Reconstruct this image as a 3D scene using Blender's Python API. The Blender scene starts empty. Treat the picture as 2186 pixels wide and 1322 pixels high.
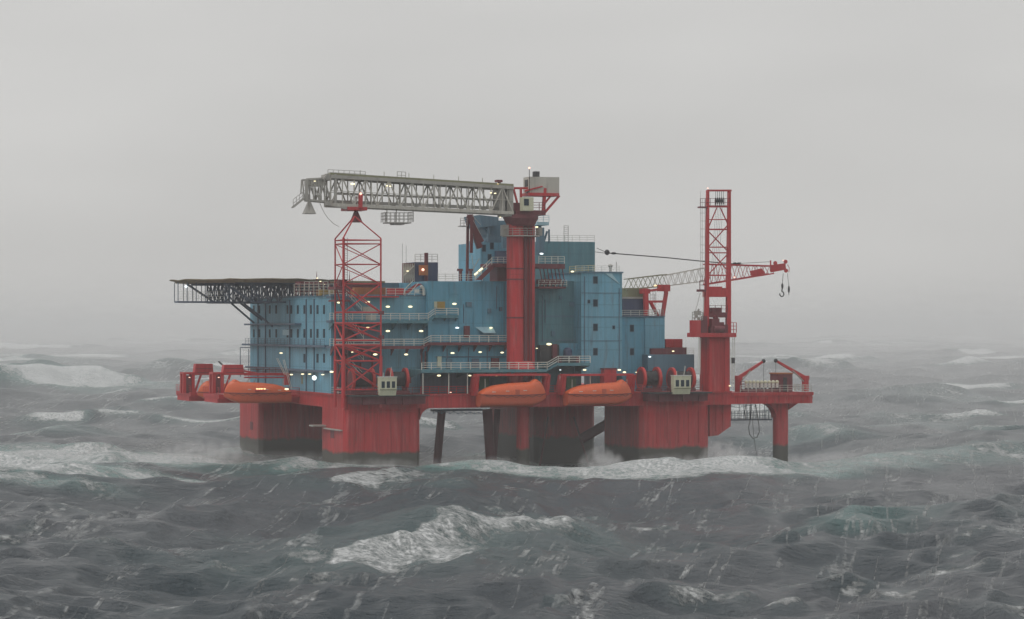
import bpy, math, random
import numpy as np
from mathutils import Vector, Matrix
sc = bpy.context.scene
C = sc.collection
rnd = random.Random(7)

# ---------------------------------------------------------------- camera
FPX, CX, HY, D, H = 5200.0, 1093.0, 705.0, 400.0, 22.0
cam = bpy.data.cameras.new('camera'); camo = bpy.data.objects.new('camera', cam); C.objects.link(camo)
camo.location = (0, -D, H); camo.rotation_euler = (math.radians(90), 0, 0)
cam.sensor_width = 36; cam.lens = 36 * FPX / 2186; cam.shift_y = (HY - 661) / 2186
cam.clip_start = 1; cam.clip_end = 40000
sc.camera = camo

# ---------------------------------------------------------------- world, sun, exposure
SUN_EL, SUN_AZ = math.radians(55), math.radians(-118)      # azimuth measured from +Y towards +X
w = bpy.data.worlds.new('World'); sc.world = w; w.use_nodes = True
nt = w.node_tree; nt.nodes.clear()
out = nt.nodes.new('ShaderNodeOutputWorld'); bg = nt.nodes.new('ShaderNodeBackground')
sky = nt.nodes.new('ShaderNodeTexSky'); sky.sky_type = 'NISHITA'; sky.sun_disc = False
sky.sun_elevation = SUN_EL; sky.sun_rotation = SUN_AZ; sky.air_density = 1; sky.dust_density = 4
tc = nt.nodes.new('ShaderNodeTexCoord'); sep = nt.nodes.new('ShaderNodeSeparateXYZ')
nt.links.new(tc.outputs['Generated'], sep.inputs[0])
ramp = nt.nodes.new('ShaderNodeValToRGB'); ramp.color_ramp.interpolation = 'EASE'
el = ramp.color_ramp.elements
el[0].position = 0.0; el[0].color = (5.75, 5.70, 5.58, 1)      # overcast cloud, multiplied by the 0.1 strength below
el[1].position = 1.0; el[1].color = (8.4, 8.4, 8.4, 1)
e = el.new(0.10); e.color = (6.25, 6.2, 6.08, 1)
nt.links.new(sep.outputs['Z'], ramp.inputs[0])
nz = nt.nodes.new('ShaderNodeTexNoise'); nz.inputs['Scale'].default_value = 2.6; nz.inputs['Detail'].default_value = 3
mp = nt.nodes.new('ShaderNodeMapping'); mp.inputs['Scale'].default_value = (1, 1, 3.5)
nt.links.new(tc.outputs['Generated'], mp.inputs[0]); nt.links.new(mp.outputs[0], nz.inputs[0])
mr = nt.nodes.new('ShaderNodeMapRange'); mr.inputs[3].default_value = 0.90; mr.inputs[4].default_value = 1.10
mr.inputs[1].default_value = 0.3; mr.inputs[2].default_value = 0.7
nt.links.new(nz.outputs[0], mr.inputs[0])
mul = nt.nodes.new('ShaderNodeVectorMath'); mul.operation = 'SCALE'
nt.links.new(ramp.outputs[0], mul.inputs[0]); nt.links.new(mr.outputs[0], mul.inputs['Scale'])
mix = nt.nodes.new('ShaderNodeMix'); mix.data_type = 'RGBA'; mix.inputs[0].default_value = 0.97
nt.links.new(sky.outputs[0], mix.inputs[6]); nt.links.new(mul.outputs[0], mix.inputs[7])
nt.links.new(mix.outputs[2], bg.inputs[0]); bg.inputs[1].default_value = 0.1
nt.links.new(bg.outputs[0], out.inputs[0])

sun = bpy.data.lights.new('sun', 'SUN'); suno = bpy.data.objects.new('sun', sun); C.objects.link(suno)
sun.energy = 0.9; sun.angle = math.radians(30); sun.color = (1, 0.97, 0.93)
sd = Vector((math.sin(SUN_AZ) * math.cos(SUN_EL), math.cos(SUN_AZ) * math.cos(SUN_EL), math.sin(SUN_EL)))
suno.rotation_euler = sd.to_track_quat('Z', 'Y').to_euler()

sc.view_settings.view_transform = 'Standard'; sc.view_settings.look = 'None'
sc.view_settings.exposure = 0; sc.view_settings.gamma = 1
sc.cycles.max_bounces = 6; sc.cycles.volume_bounces = 3; sc.cycles.diffuse_bounces = 3
sc.cycles.use_denoising = True

# ---------------------------------------------------------------- rig frame: u along the front, v away from the viewer
YAW = math.radians(20); cy_, sy_ = math.cos(YAW), math.sin(YAW)
OX = (735 - CX) / 13.0
def Wd(u, v, z): return Vector((OX + u * cy_ - v * sy_, u * sy_ + v * cy_, z))
def U(px, v):
    k = (px - CX) / FPX
    return (D * k + k * v * cy_ - OX + v * sy_) / (cy_ - k * sy_)
def Vp(px, u):
    k = (px - CX) / FPX
    return (D * k + k * u * sy_ - OX - u * cy_) / (-sy_ - k * cy_)
def Z(py, u, v): return H + (HY - py) / FPX * (D + u * sy_ + v * cy_)
def P(px, py, v):
    u = U(px, v); return (u, v, Z(py, u, v))

# ---------------------------------------------------------------- materials
def paint(name, rgb, rough=0.6, dirt=0.35, rust=0.0, seam=0.0, boot=None, metal=0.0, sx=3.0, sz=3.9):
    m = bpy.data.materials.new(name); m.use_nodes = True; n = m.node_tree.nodes; l = m.node_tree.links
    b = n['Principled BSDF']; b.inputs['Roughness'].default_value = rough; b.inputs['Metallic'].default_value = metal
    t = n.new('ShaderNodeTexCoord')
    def noise(scale, sc3, detail=4):
        mp = n.new('ShaderNodeMapping'); mp.inputs['Scale'].default_value = sc3
        l.new(t.outputs['Object'], mp.inputs[0])
        z = n.new('ShaderNodeTexNoise'); z.inputs['Scale'].default_value = scale; z.inputs['Detail'].default_value = detail
        l.new(mp.outputs[0], z.inputs[0]); return z.outputs[0]
    def rng(x, a, b_, c, d):
        r = n.new('ShaderNodeMapRange'); r.inputs[1].default_value = a; r.inputs[2].default_value = b_
        r.inputs[3].default_value = c; r.inputs[4].default_value = d; l.new(x, r.inputs[0]); return r.outputs[0]
    def mixc(f, a, bcol):
        x = n.new('ShaderNodeMix'); x.data_type = 'RGBA'
        if isinstance(f, float): x.inputs[0].default_value = f
        else: l.new(f, x.inputs[0])
        for s, c in ((6, a), (7, bcol)):
            if isinstance(c, tuple): x.inputs[s].default_value = (*c, 1)
            else: l.new(c, x.inputs[s])
        return x.outputs[2]
    def math_(op, a, b_=None):
        x = n.new('ShaderNodeMath'); x.operation = op
        for i, c in enumerate((a, b_)):
            if c is None: continue
            if isinstance(c, (int, float)): x.inputs[i].default_value = c
            else: l.new(c, x.inputs[i])
        return x.outputs[0]
    dark = tuple(c * 0.45 for c in rgb); pale = tuple(min(1, c * 0.75 + 0.12) for c in rgb)
    col = mixc(rng(noise(0.35, (1, 1, 0.25)), 0.35, 0.7, 0.0, dirt), rgb, dark)
    col = mixc(rng(noise(1.6, (1, 1, 0.10)), 0.5, 0.75, 0.0, dirt), col, pale)
    col = mixc(rng(noise(2.6, (1, 1, 0.07)), 0.52, 0.72, 0.0, dirt * 1.2), col, dark)
    if rust > 0:
        col = mixc(rng(noise(1.3, (1, 1, 0.16), 7), 0.57, 0.7, 0.0, rust), col, (0.11, 0.045, 0.025))
    if seam > 0:
        s = n.new('ShaderNodeSeparateXYZ'); l.new(t.outputs['Object'], s.inputs[0])
        sn = n.new('ShaderNodeSeparateXYZ'); l.new(t.outputs['Normal'], sn.inputs[0])
        def line(v, p, w_): return math_('LESS_THAN', math_('FRACT', math_('DIVIDE', math_('ADD', v, 300.0), p)), w_ / p)
        lx = math_('MULTIPLY', line(s.outputs['X'], sx, 0.12), math_('ABSOLUTE', sn.outputs['Y']))
        ly = math_('MULTIPLY', line(s.outputs['Y'], sx * 1.6, 0.35), math_('ABSOLUTE', sn.outputs['X']))
        lz = line(s.outputs['Z'], sz, 0.14)
        f = math_('MULTIPLY', math_('MAXIMUM', math_('MAXIMUM', lx, ly), lz), seam)
        col = mixc(f, col, tuple(c * 0.35 for c in rgb))
    if boot is not None:     # antifouling band painted round the hull near the waterline, world height
        g = n.new('ShaderNodeNewGeometry'); s2 = n.new('ShaderNodeSeparateXYZ'); l.new(g.outputs['Position'], s2.inputs[0])
        hz = math_('ADD', s2.outputs['Z'], math_('MULTIPLY', noise(0.5, (1, 1, 0.3), 6), 1.8))
        f = rng(hz, boot + 1.15, boot + 0.65, 0.0, 1.0)
        col = mixc(f, col, (0.065, 0.063, 0.050))
    l.new(col, b.inputs['Base Color'])
    bp = n.new('ShaderNodeBump'); bp.inputs['Strength'].default_value = 0.25; bp.inputs['Distance'].default_value = 0.08
    l.new(noise(0.7, (1, 1, 0.5)), bp.inputs['Height']); l.new(bp.outputs[0], b.inputs['Normal'])
    return m
M = {}
M['blue'] = paint('blue_paint', (0.108, 0.35, 0.485), 0.55, 0.38, 0.30, seam=0.22)
M['blue_side'] = paint('pale_blue_paint', (0.15, 0.385, 0.51), 0.55, 0.38, 0.30, seam=0.35)
M['teal'] = paint('teal_paint', (0.085, 0.235, 0.28), 0.6, 0.35, 0.25, seam=0.2)
M['grey_blue'] = paint('grey_blue_paint', (0.10, 0.20, 0.27), 0.6, 0.3, 0.1)
M['navy'] = paint('navy_paint', (0.05, 0.07, 0.14), 0.5, 0.2)
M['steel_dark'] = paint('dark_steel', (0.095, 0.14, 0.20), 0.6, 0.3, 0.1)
M['hull'] = paint('red_hull_paint', (0.50, 0.023, 0.027), 0.55, 0.55, 0.45, seam=0.3, boot=1.75, sx=3.6, sz=40)
M['red'] = paint('red_paint', (0.51, 0.025, 0.031), 0.5, 0.3, 0.15)
M['red_bright'] = paint('bright_red_paint', (0.52, 0.030, 0.024), 0.45, 0.25, 0.15)
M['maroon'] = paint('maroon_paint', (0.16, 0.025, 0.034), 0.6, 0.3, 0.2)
M['orange'] = paint('orange_gelcoat', (0.66, 0.115, 0.030), 0.4, 0.12, 0.0)
M['orange_hull'] = paint('orange_hull_gelcoat', (0.50, 0.085, 0.032), 0.4, 0.15, 0.0)
M['grey'] = paint('grey_galvanised', (0.40, 0.385, 0.35), 0.5, 0.3, 0.25)
M['beige'] = paint('dirty_beige_steel', (0.52, 0.50, 0.44), 0.5, 0.3, 0.3)
M['khaki'] = paint('khaki_paint', (0.24, 0.24, 0.14), 0.6, 0.3, 0.2)
M['dark'] = paint('dark_grey_machinery', (0.035, 0.035, 0.038), 0.6, 0.3, 0.1)
M['rail'] = paint('pale_rail_paint', (0.68, 0.69, 0.62), 0.5, 0.2, 0.1)
M['rail_yellow'] = paint('yellowed_rail_paint', (0.52, 0.44, 0.20), 0.5, 0.2, 0.1)
M['white'] = paint('off_white_paint', (0.68, 0.68, 0.62), 0.45, 0.15, 0.1)
M['cream'] = paint('cream_paint', (0.62, 0.62, 0.45), 0.45, 0.15, 0.1)
M['brown'] = paint('rusty_brown_paint', (0.42, 0.14, 0.04), 0.6, 0.4, 0.3)
M['yellow'] = paint('yellow_ochre_paint', (0.40, 0.26, 0.05), 0.6, 0.4, 0.3)
M['green'] = paint('green_tarpaulin', (0.05, 0.13, 0.06), 0.7, 0.3)
M['pale_cyan'] = paint('pale_cyan_panel', (0.35, 0.55, 0.62), 0.5, 0.15)
M['window'] = paint('dark_window_glass', (0.012, 0.03, 0.05), 0.6, 0.1)
M['window'].node_tree.nodes['Principled BSDF'].inputs['Specular IOR Level'].default_value = 0.15
M['drab'] = paint('drab_netting', (0.27, 0.22, 0.13), 0.8, 0.4)
M['cable'] = paint('black_cable', (0.02, 0.02, 0.02), 0.6, 0.0)
def glow(name, rgb, s):
    m = bpy.data.materials.new(name); m.use_nodes = True; b = m.node_tree.nodes['Principled BSDF']
    b.inputs['Base Color'].default_value = (*rgb, 1); b.inputs['Emission Color'].default_value = (*rgb, 1)
    b.inputs['Emission Strength'].default_value = s; return m
M['lamp'] = glow('warm_lamp', (1.0, 0.88, 0.54), 1.6)
M['lamp_cool'] = glow('cool_lamp', (0.85, 0.97, 1.0), 1.6)
M['lamp_amber'] = glow('amber_lamp', (1.0, 0.72, 0.36), 1.2)
M['lamp_red'] = glow('red_warning_lamp', (1.0, 0.55, 0.42), 1.7)

# ---------------------------------------------------------------- mesh helpers
class MB:
    def __init__(s): s.v = []; s.f = []; s.smooth = False
    def hexa(s, p):
        i = len(s.v); s.v += [tuple(q) for q in p]
        s.f += [tuple(i + k for k in q) for q in ((0, 3, 2, 1), (4, 5, 6, 7), (0, 1, 5, 4), (1, 2, 6, 5), (2, 3, 7, 6), (3, 0, 4, 7))]
        return s
    def box(s, u0, u1, v0, v1, z0, z1):
        if u0 > u1: u0, u1 = u1, u0
        if z0 > z1: z0, z1 = z1, z0
        return s.hexa([(u0, v0, z0), (u1, v0, z0), (u1, v1, z0), (u0, v1, z0), (u0, v0, z1), (u1, v0, z1), (u1, v1, z1), (u0, v1, z1)])
    def pbox(s, x0, x1, y0, y1, v, dv):          # front face read off the photograph at depth v, real depth dv
        xm = (x0 + x1) / 2; u0, u1 = U(x0, v), U(x1, v); um = (u0 + u1) / 2
        return s.box(u0, u1, v, v + dv, Z(y1, um, v), Z(y0, um, v))
    def cyl(s, a, b, r, n=8, r2=None, cap=True):
        a, b = Vector(a), Vector(b); d = b - a
        if d.length < 1e-6: return s
        q = d.to_track_quat('Z', 'Y'); i = len(s.v); r2 = r if r2 is None else r2
        off = math.pi / n if n == 4 else 0
        for (c, rr) in ((a, r), (b, r2)):
            for k in range(n):
                t = 2 * math.pi * k / n + off; s.v.append(tuple(c + q @ Vector((math.cos(t) * rr, math.sin(t) * rr, 0))))
        for k in range(n):
            s.f.append((i + k, i + (k + 1) % n, i + n + (k + 1) % n, i + n + k))
        if cap: s.f.append(tuple(range(i + n - 1, i - 1, -1))); s.f.append(tuple(range(i + n, i + 2 * n)))
        return s
    def bar(s, a, b, w_): return s.cyl(a, b, w_ * 0.7071, 4)
    def path(s, pts, r, n=5):
        for a, b in zip(pts[:-1], pts[1:]): s.cyl(a, b, r, n)
        return s
    def prism(s, poly, v0, v1):                  # polygon of (u, z), extruded along v
        i = len(s.v); n = len(poly)
        s.v += [(u, v0, z) for u, z in poly] + [(u, v1, z) for u, z in poly]
        s.f.append(tuple(range(i, i + n))); s.f.append(tuple(range(i + 2 * n - 1, i + n - 1, -1)))
        for k in range(n): s.f.append((i + k, i + n + k, i + n + (k + 1) % n, i + (k + 1) % n))
        return s
    def ball(s, c, ru, rv, rz, n=10, m=6):
        i = len(s.v)
        for a in range(1, m):
            t = math.pi * a / m
            for k in range(n):
                p = 2 * math.pi * k / n
                s.v.append((c[0] + ru * math.sin(t) * math.cos(p), c[1] + rv * math.sin(t) * math.sin(p), c[2] + rz * math.cos(t)))
        s.v += [(c[0], c[1], c[2] + rz), (c[0], c[1], c[2] - rz)]
        for a in range(m - 2):
            for k in range(n):
                s.f.append((i + a * n + k, i + (a + 1) * n + k, i + (a + 1) * n + (k + 1) % n, i + a * n + (k + 1) % n))
        T_ = i + (m - 1) * n
        for k in range(n):
            s.f.append((T_, i + k, i + (k + 1) % n)); s.f.append((T_ + 1, i + (m - 2) * n + (k + 1) % n, i + (m - 2) * n + k))
        return s
    def rail(s, pts, h=1.1, r=0.045, step=1.9, rows=3):
        for a, b in zip(pts[:-1], pts[1:]):
            a, b = Vector(a), Vector(b); L = (b - a).length; n = max(1, round(L / step))
            for k in range(n + 1):
                p = a.lerp(b, k / n); s.cyl(p, p + Vector((0, 0, h)), r * 1.1, 4)
            for j in range(rows):
                zz = Vector((0, 0, h * (j + 1) / rows)); s.cyl(a + zz, b + zz, r, 4)
        return s
    def truss(s, a0, b0, a1, b1, n, r, cross=False):   # panel between chord a0-b0 and chord a1-b1
        a0, b0, a1, b1 = map(Vector, (a0, b0, a1, b1))
        for k in range(n):
            p0, p1 = a0.lerp(b0, k / n), a0.lerp(b0, (k + 1) / n); q0, q1 = a1.lerp(b1, k / n), a1.lerp(b1, (k + 1) / n)
            s.cyl(p0, q0, r, 5)
            if cross: s.cyl(p0, q1, r, 5); s.cyl(q0, p1, r, 5)
            elif k % 2: s.cyl(p0, q1, r, 5)
            else: s.cyl(q0, p1, r, 5)
        s.cyl(b0, b1, r, 5); return s

def mesh_obj(name, mb, mat, base):
    me = bpy.data.meshes.new(name)
    me.from_pydata([(a - base[0], b - base[1], c - base[2]) for a, b, c in mb.v], [], mb.f)
    me.materials.append(mat); me.validate()
    if mb.smooth:
        me.polygons.foreach_set('use_smooth', [True] * len(me.polygons))
        try: me.set_sharp_from_angle(angle=math.radians(40))
        except Exception: pass
    o = bpy.data.objects.new(name, me); C.objects.link(o); return o

class Thing:
    def __init__(s, name, label, cat, group=None, kind=None):
        s.name, s.label, s.cat, s.group, s.kind = name, label, cat, group, kind; s.parts = []
    def part(s, name, mat, parent=None, label=None, smooth=False):
        mb = MB(); mb.smooth = smooth; s.parts.append([name, mb, mat, parent, label]); mb.idx = len(s.parts) - 1; return mb
    def lamp(s, px, py, v, mat='lamp', size=1.0, parent=None):
        c = P(px, py, v); mb = s.part('lamp', mat, parent)
        mb.ball(c, 0.35 * size, 0.22, 0.145 * size, 10, 6); return mb
    def done(s, base=None, rot=0.0):
        al = [p for q in s.parts for p in q[1].v]
        us, vs, zs = zip(*al)
        if base is None: base = ((min(us) + max(us)) / 2, (min(vs) + max(vs)) / 2, min(zs))
        s.base = base; objs = []
        if len(s.parts) == 1:
            root = mesh_obj(s.name, s.parts[0][1], M[s.parts[0][2]], base); objs.append(root)
        else:
            root = bpy.data.objects.new(s.name, None); root.empty_display_size = 0.5; C.objects.link(root)
            for nm, mb, mt, par, lab in s.parts:
                if not mb.v: objs.append(None); continue
                o = mesh_obj(nm, mb, M[mt], base); objs.append(o)
                o.parent = root if par is None else objs[par.idx]
                if lab: o['label'] = lab
        root.location = Wd(*base); root.rotation_euler = (0, 0, YAW + rot)
        root['label'] = s.label; root['category'] = s.cat
        if s.group: root['group'] = s.group
        if s.kind: root['kind'] = s.kind
        s.root = root; return s
def dup(t, u, v, z, label, rot=0.0, scale=1.0):
    def cp(o, par):
        c = o.copy(); C.objects.link(c); c.parent = par
        for ch in list(o.children): cp(ch, c)
        return c
    r = cp(t.root, None); r.location = Wd(u, v, z); r.rotation_euler = (0, 0, YAW + rot); r.scale = (scale,) * 3
    r['label'] = label; return r

# ================================================================= THE SEA
def ground(px, py, z=0.0):
    r = (H - z) * FPX / (py - HY); return ((px - CX) / FPX * r, r - D)
def build_sea():
    rs = np.concatenate([np.geomspace(30, 165, 60)[:-1], np.geomspace(165, 3000, 900)[:-1], np.geomspace(3000, 15000, 110)])
    dense = np.linspace(-15.0, 15.0, 1100)
    side = np.concatenate([np.linspace(-180, -40, 36)[:-1], np.linspace(-40, -15, 60)[:-1]])
    th = np.radians(np.concatenate([side, dense, -side[::-1]]))
    R, T = np.meshgrid(rs, th, indexing='ij')
    def sm(x): x = np.clip(x, 0, 1); return x * x * (3 - 2 * x)
    X0 = R * np.sin(T); Y0 = R * np.cos(T) - D
    rg = np.random.RandomState(11)
    X = X0.copy(); Y = Y0.copy(); Zz = np.zeros_like(X0); fold = np.zeros_like(X0)
    main = math.atan2(-0.62, 0.78)
    lam = np.concatenate([np.geomspace(170, 60, 9), np.geomspace(52, 20, 13), np.geomspace(18, 7, 16), np.geomspace(6.5, 2.2, 30)])
    # wave groups: slow envelope so neighbouring crests differ
    env = 0.80 + 0.30 * np.sin(X0 / 97 + 1.3) * np.cos(Y0 / 120 + 0.4) + 0.2 * np.sin((X0 - 0.6 * Y0) / 61)
    for i, L in enumerate(lam):
        k = 2 * math.pi / L; spread = 0.35 if L > 60 else (0.5 if L > 18 else 0.8)
        a = main + rg.randn() * spread
        A = 0.0115 * L ** 0.90 * (0.5 + rg.rand()) * (0.80 if L > 60 else 0.95)
        if L < 30: A *= 0.80
        if L < 7: A *= 1.55
        dx, dy = math.cos(a), math.sin(a); ph = rg.rand() * 6.28
        fade = np.clip((L / (R * 0.0095) - 1.0) / 1.2, 0, 1)
        out_ = np.abs(T) > math.radians(15.2)
        fade = np.where(out_, fade * (1.0 if L > 40 else 0.0), fade)
        t = k * (dx * X0 + dy * Y0) + ph
        AA = A * fade * (env if L > 30 else 1.0)
        c, s_ = np.cos(t), np.sin(t)
        Zz += AA * c; ch = 0.85 if L > 18 else 0.95
        X -= dx * AA * ch * s_; Y -= dy * AA * ch * s_
        fold += ch * k * AA * c
    calm = 1 - 0.62 * np.exp(-((X0 - 2) / 75) ** 4 - ((Y0 - 12) / 62) ** 4)     # the platform breaks the swell
    Zz *= calm; fold *= 0.5 + 0.5 * calm; X = X0 + (X - X0) * calm; Y = Y0 + (Y - Y0) * calm
    Zz -= 2.3 * np.exp(-((X0 + 5) / 70) ** 6) * sm(Y0 / 30 + 0.1) * sm((120 - Y0) / 50)     # the long trough the platform stands in
    # breaking crests: ridge along a line on the water; foam spills down the side facing the viewer
    foam = np.zeros_like(X0); aer = np.zeros_like(X0)
    wob = np.sin(X0 / 5.3 + Y0 / 8.1) + 0.6 * np.sin(X0 / 2.3 - Y0 / 3.7 + 1)
    def ridge(p, q, hgt, wid, spill, fo, teal=0.5, far=1.0):
        p, q = np.array(p), np.array(q); d = q - p; L = np.hypot(*d); d = d / L; nrm = np.array([d[1], -d[0]])
        if nrm[1] > 0: nrm = -nrm                      # towards the viewer
        s_ = ((X0 - p[0]) * d[0] + (Y0 - p[1]) * d[1]) / L
        n_ = (X0 - p[0]) * nrm[0] + (Y0 - p[1]) * nrm[1] + (wob * 0.12 + np.sin(X0 / (wid * 1.1) + Y0 / (wid * 1.9)) * 0.3 + np.sin(X0 / (wid * .6) - Y0 / (wid * .8) + 2) * 0.22) * wid
        e_ = sm(s_ / 0.18) * sm((1 - s_) / 0.18)
        prof = np.where(n_ > 0, np.exp(-(n_ / wid) ** 2), np.exp(-(n_ / (wid * 2.2)) ** 2))
        nonlocal Zz, foam, aer
        Zz = Zz + hgt * e_ * prof
        f_ = sm((n_ + wid * 0.35) / (wid * 0.35)) * sm((spill - n_) / (spill * 0.85)) * sm(s_ / 0.35) * sm((1 - s_) / 0.35)
        foam = np.maximum(foam, fo * f_); aer = np.maximum(aer, teal * e_ * np.exp(-((n_ - spill * 0.3) / (spill * 1.2)) ** 2))
    def patch(px, py, rx, ry, fo, teal=0.0, ang=0.0):   # px, py on the photograph; rx, ry in metres on the water
        x, y = ground(px, py); ca, sa = math.cos(ang), math.sin(ang)
        a = ((X0 - x) * ca + (Y0 - y) * sa) / rx; b = (-(X0 - x) * sa + (Y0 - y) * ca) / ry
        g = np.exp(-(a * a + b * b) ** 2)
        nonlocal foam, aer
        foam = np.maximum(foam, fo * g); aer = np.maximum(aer, teal * g)
    g = ground
    ridge(g(600, 1225), g(1000, 1120), 1.5, 4.0, 17, 1.12, 0.25)
    ridge(g(900, 1150), g(1260, 1108), 1.2, 4.0, 13, 1.05, 0.2)
    ridge(g(1000, 1090), g(1330, 1078), 0.9, 4.0, 6, 0.62, 0.2)
    ridge(g(690, 1045), g(830, 1008), 1.4, 4.0, 16, 0.95, 0.2)
    ridge(g(560, 1000), g(640, 985), 1.0, 4, 7, 0.45, 0.2)
    ridge(g(900, 1060), g(1020, 1045), 0.8, 3, 4, 0.6, 0.2)
    ridge(g(1700, 1150), g(1890, 1105), 1.5, 6, 5, 0.40, 0.6)
    # turbulent water round the legs
    for (px, py, rx, ry, fo_, te) in ((30, 990, 30, 30, .84, 1), (150, 985, 26, 30, .80, 1), (270, 980, 24, 28, .86, 1), (380, 975, 20, 30, .88, 1), (470, 978, 14, 24, .80, .9),
            (300, 1018, 26, 9, .78, .9), (110, 1030, 20, 9, .74, .8), (60, 1055, 16, 7, .66, .5), (620, 990, 14, 12, .70, .6), (700, 996, 14, 6, .62, .7), (860, 1000, 14, 6, .66, .8), (960, 1003, 14, 7, .74, 1), (1060, 1006, 12, 7, .72, 1), (1150, 1010, 14, 9, .76, 1),
            (1290, 1006, 11, 16, .97, 1), (1380, 1012, 12, 15, .90, 1), (1460, 1014, 10, 14, .86, .9), (1540, 1004, 9, 18, .97, 1), (1610, 1014, 10, 11, .84, .8), (1700, 1012, 12, 9, .66, .8), (1790, 1000, 18, 14, .62, .8), (1930, 992, 22, 14, .58, .5), (2080, 990, 22, 14, .50, .4)):
        patch(px, py, rx, ry, fo_ * 1.28, te)
    # white water hugging every column
    ur = (X0 - OX) * cy_ + Y0 * sy_; vr = -(X0 - OX) * sy_ + Y0 * cy_
    for (a, b_, c_, d_) in ((0, U(898, 0), 0, 14.2), (0, 13.4, 57, 73), (U(1367, 0), U(1515, 0), 0, 17), (U(1142, 45), U(1271, 45), 45, 71), (U(1102, 4), U(1130, 4), 3, 5), (U(1650, 3), U(1682, 3), 2, 4.6)):
        dd = np.hypot(np.maximum(np.maximum(a - ur, ur - b_), 0), np.maximum(np.maximum(c_ - vr, vr - d_), 0))
        gg = np.exp(-(dd / 3.4) ** 2); foam = np.maximum(foam, 0.9 * gg); aer = np.maximum(aer, gg); Zz = Zz + 0.7 * gg * (0.6 + 0.4 * np.sin(X0 / 1.7) * np.cos(Y0 / 2.3))
    ridge(g(1225, 1014), g(1440, 1003), 1.3, 3, 9, 1.3, 1.0, .6); ridge(g(1400, 1012), g(1680, 1000), 1.2, 3, 10, 1.2, 1.0, .6)
    ridge(g(830, 1007), g(1260, 1009), 0.9, 3, 6, 1.0, 1.0, .6); ridge(g(-60, 985), g(280, 965), 1.9, 5, 17, 1.5, 1.0, .8)
    ridge(g(180, 1000), g(520, 972), 1.8, 5, 17, 1.5, 1.0, .8); ridge(g(-40, 1038), g(280, 1020), 1.0, 4, 10, 1.05, 0.9, .8)
    ridge(g(540, 1003), g(700, 990), 1.0, 3, 6, 0.95, 0.8, .6)
    # far breakers
    ridge(g(-60, 835), g(240, 822), 9.0, 16, 45, 1.9, 0.6, 2)
    ridge(g(-80, 790), g(120, 775), 5, 22, 50, 1.0, 0.6, 2)
    ridge(g(300, 800), g(520, 785), 2.5, 16, 34, 1.25, 0.3, 2)
    ridge(g(320, 810), g(380, 795), 4, 12, 30, 0.7, 0.2, 2)
    ridge(g(0, 930), g(150, 945), 1.6, 6, 16, 0.75, 0.4)
    ridge(g(1685, 918), g(1800, 932), 1.6, 6, 10, 0.8, 0.4)
    ridge(g(2060, 938), g(2190, 945), 1.6, 6, 10, 0.85, 0.4)
    ridge(g(1930, 860), g(2030, 842), 2.5, 10, 30, 0.62, 0.2)
    patch(1985, 895, 18, 28, 0.58, 0.2); patch(1950, 910, 20, 20, 0.5, 0.2)
    ridge(g(1680, 792), g(1790, 790), 6.5, 14, 30, 0.95, 0.2, 2)
    ridge(g(1780, 728), g(1850, 727), 10, 60, 200, 0.8, 0.2, 5); ridge(g(1990, 717), g(2050, 716), 10, 100, 500, 0.9, 0.2, 5)
    ridge(g(1590, 745), g(1640, 744), 7, 30, 80, 0.6, 0.2, 3)
    for _ in range(110):
        px = rg.uniform(-150, 2350); py = 722 + 190 * rg.rand() ** 1.6
        x, y = g(px, py); s_ = (y + D) / 400.0; a = rg.uniform(-0.5, 0.9); L = 7 * s_ * rg.uniform(0.6, 2.0)
        ridge((x - L * math.cos(a), y - L * math.sin(a)), (x + L * math.cos(a), y + L * math.sin(a)), 0.8 * s_ ** 0.9, 3.0 * s_, 6.5 * s_ * rg.uniform(0.5, 1.4), rg.uniform(0.9, 1.6), 0.3, s_)
    for _ in range(46):                              # small broken crests between the viewer and the platform
        px = rg.uniform(-100, 2300); py = rg.uniform(1015, 1300); x, y = g(px, py); a = rg.uniform(-0.3, 1.0); L = rg.uniform(1.5, 5.5)
        ridge((x - L * math.cos(a), y - L * math.sin(a)), (x + L * math.cos(a), y + L * math.sin(a)), rg.uniform(0.25, 0.7), 1.6, rg.uniform(1.5, 5), rg.uniform(0.5, 0.95), 0.08, 0.5)
    crest = np.clip((fold - 0.50) / 0.5, 0, 1)
    foam = np.maximum(foam, 0.70 * crest)
    aer = np.clip(np.maximum(aer, 0.15 * np.clip((Zz - 2.6) / 3.0, 0, 1)), 0, 1)
    n, m = X.shape
    co = np.stack([X, Y, Zz], -1).reshape(-1, 3).astype(np.float32)
    idx = np.arange(n * m).reshape(n, m)
    q = np.stack([idx[:-1, :-1], idx[:-1, 1:], idx[1:, 1:], idx[1:, :-1]], -1).reshape(-1, 4)[:, ::-1]
    me = bpy.data.meshes.new('sea'); me.vertices.add(n * m); me.vertices.foreach_set('co', co.ravel())
    me.loops.add(q.size); me.loops.foreach_set('vertex_index', q.ravel().astype(np.int32))
    me.polygons.add(len(q)); me.polygons.foreach_set('loop_start', np.arange(0, q.size, 4, dtype=np.int32))
    me.polygons.foreach_set('loop_total', np.full(len(q), 4, dtype=np.int32))
    me.polygons.foreach_set('use_smooth', np.ones(len(q), dtype=bool)); me.update()
    for nm, arr in (('foam', foam), ('aerated', aer)):
        at = me.attributes.new(nm, 'FLOAT', 'POINT'); at.data.foreach_set('value', arr.ravel().astype(np.float32))
    o = bpy.data.objects.new('sea', me); C.objects.link(o); o['kind'] = 'structure'
    o['label'] = 'rough grey sea with breaking crests and wind streaks'
    m = bpy.data.materials.new('sea_water'); m.use_nodes = True; N = m.node_tree.nodes; Lk = m.node_tree.links
    b = N['Principled BSDF']
    tc = N.new('ShaderNodeTexCoord')
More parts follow.
